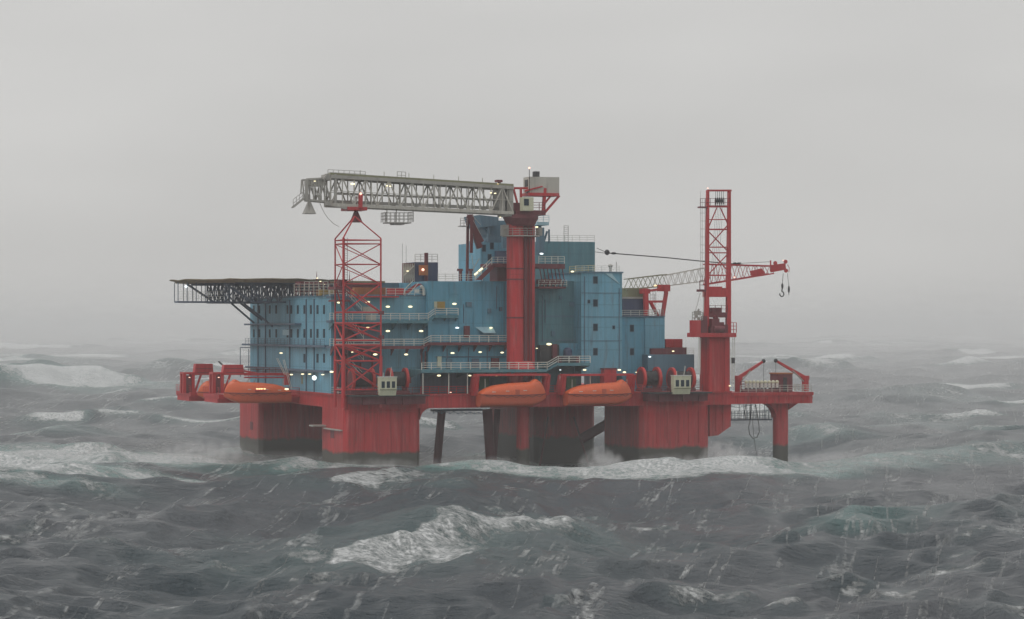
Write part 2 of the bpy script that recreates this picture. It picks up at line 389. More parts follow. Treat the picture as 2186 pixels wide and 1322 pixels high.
    def noise(sc3, scale, detail=5, typ='FBM', rot=0.0, rough=0.55):
        mp = N.new('ShaderNodeMapping'); mp.vector_type = 'TEXTURE'; mp.inputs['Scale'].default_value = tuple(1 / max(c, 1e-5) for c in sc3); mp.inputs['Rotation'].default_value = (0, 0, rot)
        Lk.new(tc.outputs['Object'], mp.inputs[0]); z = N.new('ShaderNodeTexNoise'); z.noise_type = typ
        z.inputs['Scale'].default_value = scale; z.inputs['Detail'].default_value = detail; z.inputs['Roughness'].default_value = rough
        Lk.new(mp.outputs[0], z.inputs[0]); return z.outputs[0]
    def rng(x, a, b_, c, d, clamp=True):
        r = N.new('ShaderNodeMapRange'); r.clamp = clamp
        for i, v_ in enumerate((a, b_, c, d)): r.inputs[i + 1].default_value = v_
        Lk.new(x, r.inputs[0]); return r.outputs[0]
    def mt(op, a, b_, clamp=False):
        x = N.new('ShaderNodeMath'); x.operation = op; x.use_clamp = clamp
        for i, c in enumerate((a, b_)):
            if isinstance(c, (int, float)): x.inputs[i].default_value = c
            else: Lk.new(c, x.inputs[i])
        return x.outputs[0]
    def mx(f, a, c):
        x = N.new('ShaderNodeMix'); x.data_type = 'RGBA'; Lk.new(f, x.inputs[0])
        for s_, v_ in ((6, a), (7, c)):
            if isinstance(v_, tuple): x.inputs[s_].default_value = (*v_, 1)
            else: Lk.new(v_, x.inputs[s_])
        return x.outputs[2]
    def attr(nm):
        a = N.new('ShaderNodeAttribute'); a.attribute_name = nm; return a.outputs['Fac']
    fo, ae = attr('foam'), attr('aerated')
    # foam breaks up: lumpy near the crest, lacy where thin
    lump = noise((1, 0.9, 1), 0.45, 8, rough=0.68, rot=0.2)
    fine = noise((1, 1.0, 1), 1.9, 6, rough=0.7, rot=-0.2)
    mid = noise((1, 1.0, 1), 1.0, 9, rough=0.72, rot=0.15)
    big = noise((1, 0.5, 1), 0.11, 8, rough=0.66, rot=0.3)
    br = mt('ADD', mt('MULTIPLY', big, 0.34), mt('ADD', mt('MULTIPLY', lump, 0.30), mt('MULTIPLY', mid, 0.36)))
    br = rng(br, 0.0, 1.0, -0.45, 1.45, False)
    th_ = rng(fo, 0.0, 1.0, 0.71, 0.375, False)
    f1 = rng(mt('SUBTRACT', br, th_), -0.02, 0.13, 0.0, 1.0)
    f1 = mt('MULTIPLY', mt('MULTIPLY', f1, rng(fo, 0.04, 0.20, 0.0, 1.0)), rng(fine, 0.36, 0.52, 0.35, 1.0))
    # wind streaks: thin lines along the wind
    st = noise((1.0, 0.085, 0.0), 0.17, 5, rot=-0.17, rough=0.5)
    st2 = noise((1.0, 0.10, 0.0), 1.3, 5, rot=0.18, rough=0.6)
    line = mt('ABSOLUTE', mt('SUBTRACT', st, 0.5), 0.0)
    thin = rng(mt('ADD', line, mt('MULTIPLY', mt('SUBTRACT', fine, 0.5), 0.012)), 0.0, 0.020, 1.0, 0.0)
    gate = rng(noise((1, 0.4, 1), 0.05, 3), 0.44, 0.56, 0.0, 1.0)
    frag = mt('MULTIPLY', rng(noise((1, 0.14, 0), 0.25, 4, rot=-0.12), 0.44, 0.54, 0.0, 1.0), rng(mid, 0.42, 0.56, 0.0, 1.0))
    streak = mt('MULTIPLY', mt('MULTIPLY', thin, gate), frag)
    lb2 = mt('ABSOLUTE', mt('SUBTRACT', noise((1.0, 0.06, 0.0), 0.31, 5, rot=-0.23, rough=0.52), 0.5), 0.0)
    streak2 = mt('MULTIPLY', mt('MULTIPLY', rng(lb2, 0.0, 0.016, 1.0, 0.0), rng(mid, 0.44, 0.58, 0.0, 1.0)), rng(noise((1, 0.25, 0), 0.09, 3, rot=-0.15), 0.50, 0.58, 0.0, 1.0))
    streak = mt('MAXIMUM', streak, streak2)
    haze_st = mt('MULTIPLY', rng(st2, 0.50, 0.72, 0.0, 0.03), rng(noise((1, 0.3, 1), 0.03, 3), 0.4, 0.7, 0.1, 1.0))
    flecks = mt('MULTIPLY', rng(noise((1, 0.8, 1), 1.3, 9, rough=0.75, rot=0.2), 0.60, 0.72, 0.0, 0.45), rng(noise((1, 0.5, 1), 0.035, 4, rot=.4), 0.55, 0.65, 0.0, 1.0))
    thinfoam = mt('MAXIMUM', mt('MULTIPLY', streak, 0.75), mt('MAXIMUM', haze_st, flecks))
    F = mt('MAXIMUM', f1, thinfoam, True)
    deep = mx(rng(noise((1, 0.6, 1), 0.02, 4), 0.35, 0.65, 0.0, 1.0), (0.042, 0.060, 0.072), (0.092, 0.100, 0.112))
    colw = mx(ae, deep, (0.085, 0.19, 0.18))
    tf = mt('MULTIPLY', rng(fo, 0.2, 0.9, 0.0, 0.8), ae)
    colw = mx(tf, colw, (0.40, 0.53, 0.51))
    col = mx(F, colw, (0.93, 0.95, 0.95))
    Lk.new(col, b.inputs['Base Color'])
    Lk.new(rng(F, 0.0, 1.0, 0.22, 0.85), b.inputs['Roughness'])
    b.inputs['IOR'].default_value = 1.33
    def ridged(sc3, scale, detail, rot):            # sharp crested ripples: 1 - |2n - 1|
        return mt('SUBTRACT', 1.0, mt('ABSOLUTE', mt('SUBTRACT', mt('MULTIPLY', noise(sc3, scale, detail, rot=rot, rough=0.55), 2.0), 1.0), 0.0))
    h = mt('ADD', mt('MULTIPLY', ridged((0.6, 1.0, 0.6), 0.30, 8, 0.25), 0.9), mt('MULTIPLY', ridged((0.55, 1.0, 0.6), 0.95, 6, -0.2), 0.38))
    h = mt('ADD', h, mt('MULTIPLY', noise((0.45, 1.0, 1), 0.45, 9, rough=0.60, rot=0.25), 0.5))
    h = mt('ADD', h, mt('MULTIPLY', mt('MULTIPLY', F, br), 0.9))
    h = mt('ADD', h, mt('MULTIPLY', noise((0.6, 1.1, 1), 1.4, 7, rough=0.68, rot=0.15), 0.5))
    bp = N.new('ShaderNodeBump'); bp.inputs['Strength'].default_value = 1.0; bp.inputs['Distance'].default_value = 1.3
    Lk.new(h, bp.inputs['Height']); Lk.new(bp.outputs[0], b.inputs['Normal'])
    me.materials.append(m)
build_sea()

# ================================================================= HULL
hull = Thing('platform_hull', 'red floating hull with rust stained columns and braces carrying the blue housing', 'platform hull')
zd, zb = Z(843, 5, 0), Z(873, 5, 0)               # main deck top, underside
uL0, uL1 = 0.0, U(898, 0); uR0, uR1 = U(1367, 0), U(1515, 0)
UE = U(1560, 0)
def rcol(u0, u1, v0, v1, z0, z1, ch=0.7):          # column with chamfered vertical corners
    mb = hull.part('column', 'hull')
    pts = [(u0 + ch, v0), (u1 - ch, v0), (u1, v0 + ch), (u1, v1 - ch), (u1 - ch, v1), (u0 + ch, v1), (u0, v1 - ch), (u0, v0 + ch)]
    i = len(mb.v); mb.v += [(a, b, z0) for a, b in pts] + [(a, b, z1) for a, b in pts]
    for k in range(8): mb.f.append((i + k, i + (k + 1) % 8, i + 8 + (k + 1) % 8, i + 8 + k))
    mb.f.append(tuple(range(i + 7, i - 1, -1))); mb.f.append(tuple(range(i + 8, i + 16))); return mb
c1 = rcol(uL0, uL1, 0, 14.2, -9, zb - 0.01)
for x in (760, 778, 806, 835, 858, 875):           # vertical fender ribs and pipes on the near column
    u = U(x, -0.1); c1.box(u, u + 0.16, -0.12, 0.02, 1.5, zb - 0.05)
c1.box(uL0 + 1, uL1 - 0.8, -0.25, 0.02, Z(881, 5, 0), Z(879, 5, 0))
c2 = rcol(0, 13.4, 57, 73, -9, zb - 0.01)
c3 = rcol(uR0, uR1, 0, 17, -9, zb - 0.01)
for x in (1385, 1402, 1425, 1448, 1470, 1492):
    u = U(x, -0.1); c3.box(u, u + 0.15, -0.12, 0.02, 2.5, zb - 1)
c4 = rcol(U(1142, 45), U(1271, 45), 45, 71, -9, zb - 0.01)
for mb, u, v, x, y in ((c1, -0.0, 6, 702, 927), (c2, 0, 62, 533, 910)):
    z = Z(y, u, v); hull.part('hatch', 'maroon').box(-0.06, 0.02, v, v + 2.2, z - 0.7, z + 0.8)
db = hull.part('deck_box', 'hull')
db.box(0, UE, 0, 73, zb, zd)
for x in range(745, 1560, 42):
    u = U(x, 0); db.box(u, u + 0.14, -0.1, 0.0, zb + 0.1, zd - 0.3)
db.box(-0.15, UE + 0.1, -0.22, -0.001, zd - 0.28, zd + 0.06)
db.box(-0.2, -0.001, 0, 73, zd - 0.28, zd + 0.06)
def fillet(u, z, r, sgn):
    a = [(u, z), (u, z - r)] + [(u + sgn * (r - r * math.cos(t)), z - r + r * math.sin(t)) for t in [math.pi / 2 * k / 7 for k in range(1, 7)]] + [(u + sgn * r, z)]
    return a if sgn < 0 else a
f = hull.part('bracket', 'hull'); f.prism(fillet(uL1, zb, 1.9, 1), 0.2, 13)
# crane leg and braces
leg = hull.part('leg', 'hull', smooth=True); lu = U(1116, 4); leg.cyl((lu, 4, -9), (lu, 4, zb + 0.5), 1.12, 20)
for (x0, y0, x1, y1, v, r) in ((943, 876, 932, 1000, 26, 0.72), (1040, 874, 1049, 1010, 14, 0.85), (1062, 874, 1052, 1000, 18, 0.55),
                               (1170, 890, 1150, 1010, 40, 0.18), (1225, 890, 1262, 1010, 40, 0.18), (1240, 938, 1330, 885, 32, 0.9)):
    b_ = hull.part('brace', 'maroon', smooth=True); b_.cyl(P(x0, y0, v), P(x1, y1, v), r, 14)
und = hull.part('catwalk', 'steel_dark'); und.pbox(925, 1030, 874, 878, 8, 1.6); und.truss(P(925, 877, 8), P(1030, 880, 8), P(925, 883, 8), P(1030, 885, 8), 12, 0.06)
# overhanging block at the far right of the hull
sp = hull.part('sponson', 'hull')
pts = [(U(1515, 1.5), Z(866, 45, 1)), (U(1515, 1.5), Z(936, 45, 1)), (U(1533, 1.5), Z(934, 45, 1)), (U(1560, 1.5), Z(915, 45, 1)), (U(1561, 1.5), Z(866, 45, 1))]
sp.prism([(a - (0 if i else 0), b) for i, (a, b) in enumerate(pts)][::-1], 1.5, 12)
for x in (1528, 1543): u = U(x, 1.4); sp.box(u, u + .15, 1.38, 1.5, Z(925, 45, 1), zb)
# right wing deck with its leg
UR = U(1736, 0)
wg = hull.part('wing_deck', 'hull'); zw0, zw1 = Z(861, UR, 0), Z(838, UR, 0)
wg.box(UE + 0.004, UR, 0.3, 12, zw0, zw1); wg.box(UR, U(1745, 0.3), 2, 8, Z(851, UR, 0), Z(849, UR, 0))
wg.box(UE, UR + 0.1, 0.05, 0.3, zw1 - 0.5, zw1 + 0.1)
for x in range(1575, 1735, 15): u = U(x, 0.2); wg.box(u, u + .12, 0.2, 0.3, zw0 + .1, zw1 - .5)
lr = U(1666, 3.3)
l2 = hull.part('leg', 'hull', smooth=True); l2.cyl((lr, 3.3, -9), (lr, 3.3, zw0), 1.36, 22)
f2 = hull.part('bracket', 'hull'); f2.prism(fillet(lr - 1.3, zw0, 2.6, -1)[::-1], 2.3, 4.3); hull.part('bracket', 'hull').prism([(lr + 1.3, zw0), (lr + 3.2, zw0), (lr + 1.3, zw0 - 1.2)], 2.6, 4.0)
# hanging catwalk under the wing and cage
hc = hull.part('hanging_catwalk', 'steel_dark')
a, b_ = P(1562, 897, 8), P(1648, 898, 8); hc.box(a[0], b_[0], 8, 9.5, a[2] - 0.12, a[2] + 0.1)
hc.rail([(a[0], 8, a[2]), (b_[0], 8, a[2])], 1.6, 0.05, 0.6, 2)
for x in (1578, 1588, 1594, 1603, 1612, 1622, 1632, 1641): p = P(x, 862, 8.2); hc.cyl(p, (p[0], p[1], a[2]), 0.06, 4)
# platforms on the left side for the side lifeboats
for (x0, v0, v1, yt, yb, nm) in ((434, 28, 40, 843, 861, 0), (376, 47, 59, 838, 857, 1)):
    u0 = U(x0, v1); s_ = hull.part('side_platform', 'red'); zt = Z(yt, u0, v0); zz = Z(yb, u0, v0)
    s_.box(u0, -0.01, v0 + 1.0, v1 - 1, zz, zt - 0.5); s_.box(u0, u0 + 3.6, v0, v1, zt - 0.75, zt); s_.box(u0 + 3.6, -0.01, v0, v0 + 1, zt - 0.6, zt - 0.1)
    s_.rail([(u0, v0, zt), (u0, v1, zt)], 1.2, 0.05, 1.5)
    s_.rail([(u0 + 4, v0, zt), (-0.1, v0, zt)], 1.1, 0.05, 1.7)
er = hull.part('edge_railing', 'red')
for (x0, x1) in ((898, 1012), (1168, 1200), (1350, 1372)):
    er.rail([(U(x0, 0.1), 0.1, zd + .06), (U(x1, 0.1), 0.1, zd + .06)], 1.2, 0.05, 1.6)
er2 = hull.part('edge_railing', 'rail'); er2.rail([(0.1, 2, zd), (0.1, 27, zd)], 1.1, 0.045, 2.0)
er3 = hull.part('edge_railing', 'beige'); er3.rail([(UE + 2, 0.35, zw1 + 0.1), (UR - 0.2, 0.35, zw1 + 0.1), (UR - 0.2, 11.8, zw1 + 0.1)], 1.2, 0.05, 1.6)
hull.lamp(612, 831, 22, 'lamp', 1.1); hull.lamp(962, 838, -0.2, 'lamp_red', 0.5)
hull.done((0.0, 0.0, -9.0))

# ================================================================= ACCOMMODATION BLOCKS
def win(T, x, y, w_, h_, v, par=None):
    c = P(x, y, v); k = D / (D + c[0] * sy_ + v * cy_) * 13
    fr = T.part('window_frame', 'grey_blue', par); fr.box(c[0] - w_ / 2 - .1, c[0] + w_ / 2 + .1, v - 0.03, v + 0.1, c[2] - h_ / 2 - .12, c[2] + h_ / 2 + .1)
    p = T.part('window', 'window', par); p.box(c[0] - w_ / 2, c[0] + w_ / 2, v - 0.05, v + 0.1, c[2] - h_ / 2, c[2] + h_ / 2); return p

A = Thing('accommodation_block', 'long blue housing block with rows of slit windows on its left flank, under the helideck', 'accommodation block', 'blue housing blocks on the platform')
vA = 8.0; uA1 = U(914, vA); zA = Z(632, 5, vA)
wa = A.part('wall', 'blue_side'); vA1 = Vp(534, 0.0)
wa.box(0.0, uA1, vA, vA1, zd + 0.004, zA)
rf = A.part('roof', 'grey_blue'); rf.box(-0.15, uA1, vA - 0.15, vA1 + 0.15, zA, zA + 0.25)
ov = A.part('drip_ledge', 'steel_dark')
for y in (742, 796): z = Z(y, 0, vA); ov.box(-1.0 if y > 760 else -0.9, -0.001, vA + 1, vA1 + (3 if y < 760 else 0), z, z + 0.35)
for y in (742,): z = Z(y, 0, vA) + .35; ov.rail([(-0.9, vA + 1, z), (-0.9, vA1, z)], 1.0, 0.04, 2.4)
z = Z(694, 0, 40); ov.box(-1.2, -0.001, 27, vA1, z, z + 0.3)
for x in (692, 678, 664, 650, 636, 622, 614, 590, 576, 554, 542):
    v = Vp(x, 0.0)
    for y in (661, 712, 765):
        if y == 765 and x not in (678, 650, 692): continue
        z = Z(y, 0, v)
        A.part('window', 'window').box(-0.06, 0.1, v - 0.55, v + 0.55, z - 0.75, z + 0.75)
pan = A.part('vertical_duct', 'steel_dark')
for x in (620, 568, 552, 672, 655): v = Vp(x, 0); pan.box(-0.18, -0.001, v, v + 0.3, zd, zA - 0.4)
lt = A.part('ladder', 'rail')
for (x0, y0, x1, y1) in ((590, 765, 607, 800), (604, 768, 620, 830)):
    for dx in (0, 3): lt.cyl(P(x0 + dx, y0, 26), P(x1 + dx, y1, 26), 0.06, 4)
pl = A.part('pale_panel', 'pale_cyan'); v = Vp(612, 0); z = Z(710, 0, v); pl.box(-0.09, -0.002, v - 2.5, v + 2.5, z - 0.5, z + 0.5)
A.part('outrigger_frame', 'steel_dark').path([P(513, 805, 62), P(513, 742, 62), P(534, 742, 62)], 0.08).path([P(531, 805, 63), P(531, 745, 63)], 0.08)
for (x, y, m_, s_) in ((671, 807, 'lamp_cool', 1.5), (646, 799, 'lamp', .6), (661, 799, 'lamp', .5), (689, 800, 'lamp', .5), (622, 800, 'lamp', .6), (708, 794, 'lamp', .9), (600, 754, 'lamp', .7)):
    v = Vp(x, -1.1); p = A.part('lamp', m_); p.ball((-1.1, v, Z(y, -1.1, v)), .3, .42 * s_ * 1.6, .17 * s_ * (1.6 if s_ > 1.2 else 1))
for (x, y) in ((724, 646), (785, 645), (828, 655), (876, 655)):
    A.lamp(x, y, vA - 0.8, 'lamp', 1.1)
A.part('equipment_panel', 'khaki').pbox(646, 655, 803, 820, 26, 1)
mud = A.part('door_panel', 'beige', label='beige square hatch panel'); mud.pbox(775, 803, 655, 666, vA - 0.4, 0.39); mud.pbox(782, 803, 672, 686, vA - 0.4, 0.39)
A.done()

B = Thing('accommodation_block', 'broad blue windowless wall block left of the thick red crane column', 'accommodation block', 'blue housing blocks on the platform')
vB = 6.5
wb = B.part('wall', 'blue'); wb.pbox(914, 1088, 601, 842, vB, 26)
for x in (958, 978, 1010, 1030, 1052, 1068): u = U(x, vB); z0 = Z(735, u, vB); wb.box(u, u + 0.12, vB - 0.1, vB, z0, Z(606, u, vB))
wb.pbox(959, 980, 604, 628, vB - 0.12, 0.12)
B.part('shaded_lower_wall', 'steel_dark').pbox(899, 1086, 794, 842, vB - .25, .24)  # dark sheet paints the walkway's shade over the lower blue wall
bp2 = B.part('conduit', 'steel_dark')
for (x, y0, y1) in ((990, 650, 690), (1060, 612, 660), (1076, 604, 728), (955, 745, 790), (1000, 742, 790), (1040, 742, 790)):
    a = P(x, y1, vB - .12); bp2.cyl(a, (a[0], a[1], Z(y0, a[0], vB)), .07, 5)
bp2.path([P(930, 762, vB - .15), P(1084, 762, vB - .15)], .08, 5)
for (x, y, w_, h_, mt2) in ((1000, 650, 1.0, .8, 'grey_blue'), (1044, 664, .6, .8, 'grey_blue'), (1014, 775, 1.2, 1.5, 'steel_dark'), (958, 776, 1.0, 1.6, 'grey_blue'), (1056, 774, 1.4, 1.5, 'maroon'), (937, 772, .7, 1.7, 'cream'), (1068, 660, .5, .7, 'steel_dark')):
    a = P(x, y, vB); B.part('vent_box', mt2).box(a[0] - w_ / 2, a[0] + w_ / 2, vB - .35, vB - .003, a[2] - h_ / 2, a[2] + h_ / 2)
B.part('roof_railing', 'rail').rail([P(935, 600, vB), P(1030, 600, vB)], 1.15, 0.045, 1.4)
d = B.part('door', 'cream', label='cream door panel with lit opening'); d.pbox(927, 934, 644, 657, vB - .1, .09); d2 = B.part('cupboard', 'yellow'); d2.pbox(935, 950, 644, 660, vB - .5, .49)
al = B.part('awning', 'pale_cyan'); p0, p1 = P(1015, 700, vB), P(1052, 712, vB)
al.hexa([(p0[0] + 1.0, vB - 1.4, p1[2]), (p1[0], vB - 1.4, p1[2]), (p1[0], vB - 1.5, p1[2] + .1), (p0[0] + 1.0, vB - 1.5, p1[2] + .1), (p0[0], vB - .02, p0[2]), (p1[0], vB - .02, p0[2]), (p1[0], vB - .02, p0[2] + .15), (p0[0], vB - .02, p0[2] + .15)])
B.part('gas_cabinet', 'maroon').pbox(992, 1003, 696, 722, vB - .6, .59)
B.lamp(970, 649, vB - .7, 'lamp', 1.15); B.lamp(976, 700, vB - .7, 'lamp_cool', 1.0); B.lamp(1048, 700, vB - .7, 'lamp', .9)
B.done()

Cb = Thing('accommodation_block', 'recessed teal block between the red crane column and the tall block with four windows', 'accommodation block', 'blue housing blocks on the platform')
cw = Cb.part('wall', 'teal'); cw.pbox(1150, 1241, 600, 842, 8, 20)
Cb.part('joint_strip', 'grey_blue').pbox(1152, 1240, 674, 677, 7.92, .079); Cb.part('joint_strip', 'grey_blue').pbox(1152, 1240, 725, 728, 7.92, .079)
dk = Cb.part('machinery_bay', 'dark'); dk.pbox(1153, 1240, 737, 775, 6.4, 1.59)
t_ = Cb.part('wall_recess_panel', 'blue'); t_.pbox(1194, 1238, 733, 760, 6.3, .09)
Cb.part('tank', 'navy', smooth=True).cyl(P(1212, 765, 5), (P(1212, 748, 5)), 0.75, 14).ball(P(1212, 748, 5), .75, .75, .5)
Cb.part('red_cabinet', 'maroon').pbox(1180, 1190, 735, 765, 5.6, .6)
cpp = Cb.part('conduit', 'steel_dark')
for (x, y0, y1) in ((1158, 630, 730), (1164, 640, 690)):
    a = P(x, y1, 7.9); cpp.cyl(a, (a[0], a[1], Z(y0, a[0], 8)), .07, 5)
for (x, y, w_, h_) in ((1220, 650, .9, .7), (1180, 712, .7, .9), (1196, 636, .5, .5)):
    a = P(x, y, 8); Cb.part('vent_box', 'grey_blue').box(a[0] - w_ / 2, a[0] + w_ / 2, 7.7, 7.995, a[2] - h_ / 2, a[2] + h_ / 2)
Cb.lamp(1172, 735, 5.5, 'lamp', 1.4); Cb.lamp(1146, 744, 5.5, 'lamp', .5); Cb.lamp(1222, 580, 7, 'lamp', .9)
Cb.done()

Db = Thing('accommodation_block', 'tall light blue block with four windows in one column and a pale triangular corner', 'accommodation block', 'blue housing blocks on the platform')
dw = Db.part('wall', 'blue_side'); dw.pbox(1241, 1328, 582, 800, 4.5, 24)
Db.part('roof', 'grey_blue').pbox(1239, 1331, 580, 583, 4.3, 24.5)
dpp = Db.part('conduit', 'steel_dark')
for (x, y0, y1) in ((1248, 590, 796), (1322, 615, 796)):
    a = P(x, y1, 4.4); dpp.cyl(a, (a[0], a[1], Z(y0, a[0], 4.4)), .06, 5)
for y in (625, 676, 727): Db.part('joint_strip', 'grey_blue').pbox(1241, 1328, y, y + 1.6, 4.43, .069)
for y in (598, 647, 699, 751): win(Db, 1271, y, 0.75, 1.15, 4.5)
for x, y in ((1257, 644), (1310, 699)): win(Db, x, y, 0.4, 0.5, 4.5)
a, b_, c_ = P(1292, 584, 4.4), P(1306, 584, 4.4), P(1323, 607, 4.4)
tri = Db.part('pale_triangle', 'pale_cyan', label='pale triangular patch'); tri.prism([(a[0], a[2]), (c_[0], c_[2]), (b_[0], b_[2])], 4.36, 4.49)  # pale triangle set on the wall near the roof corner
Db.part('roof_railing', 'rail').rail([P(1228, 580, 8), P(1322, 580, 8)], 1.0, 0.04, 1.6)
ac = Db.part('roof_vent', 'grey'); p = P(1303, 580, 10); ac.cyl(p, (p[0], p[1], p[2] + 0.8), .25, 8).ball((p[0], p[1], p[2] + 1), .45, .45, .3)
p = P(1316, 580, 10); ac.cyl(p, (p[0], p[1], p[2] + 1.7), .06, 4)
Db.done()

E = Thing('accommodation_block', 'lower stepped blue block beside the mast crane, two windows on its darker half', 'accommodation block', 'blue housing blocks on the platform')
E.part('wall', 'blue').pbox(1328, 1419, 676, 842, 9, 18)
E.part('wall_panel', 'blue_side').pbox(1377, 1419, 679, 788, 8.7, .29)
for y in (701, 751): win(E, 1349, y, 0.65, 1.1, 9)
E.part('roof_railing', 'rail').rail([P(1328, 676, 9), P(1402, 676, 9)], 1.1, 0.045, 1.5)
E.part('roof', 'steel_dark').pbox(1327, 1420, 674, 676.5, 8.6, 18.5)
E.done()
F_ = Thing('accommodation_block', 'small low blue deckhouse beneath the red container, right of the stepped block', 'deckhouse', 'blue housing blocks on the platform')
F_.part('wall', 'grey_blue').pbox(1383, 1482, 757, 842, 6.5, 12)
F_.part('upper_step', 'maroon').pbox(1390, 1432, 744, 757, 8, 8).pbox(1433, 1466, 742, 757, 8.01, 8)
F_.part('roof_railing', 'rail').rail([P(1466, 757, 7), P(1481, 757, 7)], 1.1, 0.045, 1.1)
F_.lamp(1387, 762, 6, 'lamp_cool', .8); F_.lamp(1437, 750, 7.4, 'lamp', .7)
F_.done()
G = Thing('accommodation_block', 'topmost blue flat sided block with a ladder mast on its roof', 'accommodation block', 'blue housing blocks on the platform')
G.part('wall', 'teal').pbox(1158, 1270, 516, 640, 20, 16)
G.part('roof_railing', 'rail').rail([P(1158, 516, 20), P(1269, 516, 20)], 1.1, 0.04, 1.5)
lm = G.part('ladder_mast', 'grey')
p0, p1 = P(1204, 516, 24), P(1213, 516, 24); zt = Z(482, p0[0], 24)
for p in (p0, p1): lm.cyl(p, (p[0], p[1], zt), .06, 4)
for k in range(9): z = p0[2] + (zt - p0[2]) * k / 8; lm.cyl((p0[0], 24, z), (p1[0], 24, z), .05, 4)
G.part('lower_railing', 'rail_yellow').rail([P(1216, 584, 9), P(1269, 581, 9)], 1.2, 0.06, 1.2)
G.done()
T1 = Thing('control_tower', 'narrow pale blue tower with a slanting front left behind the red crane column', 'tower', 'blue housing blocks on the platform')
tw = T1.part('wall', 'blue_side'); tw.pbox(1026, 1090, 518, 606, 16, 12)
a = [(U(1034, 16), Z(518, 20, 16)), (U(1090, 16), Z(518, 20, 16)), (U(1090, 16), Z(468, 20, 16)), (U(1054, 16), Z(468, 20, 16)), (U(1052, 16), Z(498, 20, 16))]
T1.part('bridge_front', 'grey_blue').prism(a[::-1], 17, 26)
a = [(U(1025, 17), Z(484, 20, 17)), (U(1058, 17), Z(480, 20, 17)), (U(1058, 17), Z(462, 20, 17)), (U(1018, 17), Z(458, 20, 17))]
T1.part('bridge_wing', 'grey_blue').prism(a[::-1], 15.5, 24)
for x, y in ((1033, 530), (1045, 550), (1050, 525)): win(T1, x, y, .6, 1.1, 16)
for (a, b_, w_) in (((1030, 482, 16), (1042, 500, 16.5), .3), ((1042, 484, 15.8), (1042, 518, 15.8), .3), ((1168, 494, 16), (1160, 520, 16), .3), ((1152, 480, 16), (1152, 540, 16), .5), ((1172, 490, 16), (1172, 520, 16), .25)):
    T1.part('support_strut', 'grey_blue').bar(P(*a), P(*b_), w_)
T1.part('lower_room', 'navy').pbox(1060, 1090, 536, 560, 15, .99)
T1.part('side_balcony', 'pale_cyan').pbox(1147, 1172, 474, 481, 14, 5).rail([P(1148, 474, 14), P(1172, 474, 14)], 1.1, .05, 1.2)
T1.part('side_pod', 'grey_blue').pbox(1074, 1090, 490, 530, 14, .99); T1.part('side_pod', 'grey_blue').pbox(1148, 1162, 486, 545, 14, .99)
T1.lamp(1088, 520, 3, 'lamp', .8); T1.lamp(1084, 541, 3, 'lamp', .7)
T1.done()

# ================================================================= HELIDECK
Hd = Thing('helideck', 'flat netted helideck on dark blue trusses overhanging the left end', 'helideck')
vh = 46; uc = U(548, vh); zc = Z(598.5, uc, vh); Rh = 15.2
def octa(r, z, n=8): return [(uc + r * math.cos(math.pi / n + 2 * math.pi * k / n), vh + r * math.sin(math.pi / n + 2 * math.pi * k / n), z) for k in range(n)]
pd = Hd.part('deck_plate', 'drab'); o1, o2 = octa(Rh, zc - 0.05), octa(Rh - .4, zc - 0.6); i = 0; pd.v += o1 + o2
pd.f += [tuple(range(8)), tuple(range(15, 7, -1))] + [(k, 8 + k, 8 + (k + 1) % 8, (k + 1) % 8) for k in range(8)]
nt_ = Hd.part('safety_net', 'drab')
ring = octa(Rh + 0.5, zc + 0.0, 40); rin = octa(Rh * 0.93, zc - 0.35, 40)
rr = random.Random(3)
ring = [(a, b, c - 0.2 + 0.3 * rr.random()) for a, b, c in ring]
nt_.v += ring + rin + [(a, b, c - .12) for a, b, c in ring] + [(a, b, c - .12) for a, b, c in rin]
for k in range(40):
    j = (k + 1) % 40; nt_.f += [(k, 40 + k, 40 + j, j), (80 + k, 80 + j, 120 + j, 120 + k), (k, j, 80 + j, 80 + k), (40 + k, 120 + k, 120 + j, 40 + j)]
tr = Hd.part('support_truss', 'steel_dark'); zt_, zb_ = zc - 0.75, Z(646, uc, vh)
for j, vv in enumerate(np.linspace(vh - 8.5, vh + 9.5, 4)):
    ua, ub = uc - (7 if j > 0 else 3), min(uc + 14, uc + 14)
    tr.bar((ua, vv, zb_), (ub, vv, zb_), .28); tr.bar((ua - 3, vv, zt_), (ub, vv, zt_), .3)
    tr.truss((ua, vv, zb_), (ub, vv, zb_), (ua, vv, zt_), (ub, vv, zt_), 10, .12, cross=(j == 0))
    if j in (0, 2): tr.bar((ua - 5, vv, zt_), (ua, vv, zb_), .35)
for j, uu in enumerate(np.linspace(uc - 7, uc + 14, 5)):
    tr.bar((uu, vh - 8.5, zb_), (uu, vh + 9.5, zb_), .25); tr.truss((uu, vh - 8.5, zb_), (uu, vh + 9.5, zb_), (uu, vh - 8.5, zt_), (uu, vh + 9.5, zt_), 6, .1, cross=True)
tr.box(uc + 6, uc + 14, vh - 8, vh + 9, zt_ - .55, zt_ + .12)
gl = Hd.part('access_gallery', 'steel_dark'); u0 = U(375, vh - 2)
gl.box(u0, uc - 7, vh - 4, vh - 1, zb_ - .15, zb_ + .15)
for k in range(7): uu = u0 + (uc - 5 - u0) * k / 6.3; gl.bar((uu, vh - 4, zb_), (uu, vh - 4, zt_ + .2), .13); gl.bar((uu, vh - 1, zb_), (uu, vh - 1, zt_ + .2), .12)
gr = Hd.part('gallery_railing', 'rail'); gr.rail([(u0, vh - 4, zb_ + .15), (uc - 7, vh - 4, zb_ + .15)], 1.7, .035, .9, 4)
bs = Hd.part('diagonal_brace', 'steel_dark'); vb_ = vh - 3
for (x0, y0, x1, y1, vv) in ((494, 648, 541, 690, 61), (520, 648, 575, 697, 47), (514, 648, 560, 684, 55)):
    bs.bar(P(x0, y0, vv), (0.0, vv, Z(y1, 0, vv)), .32)
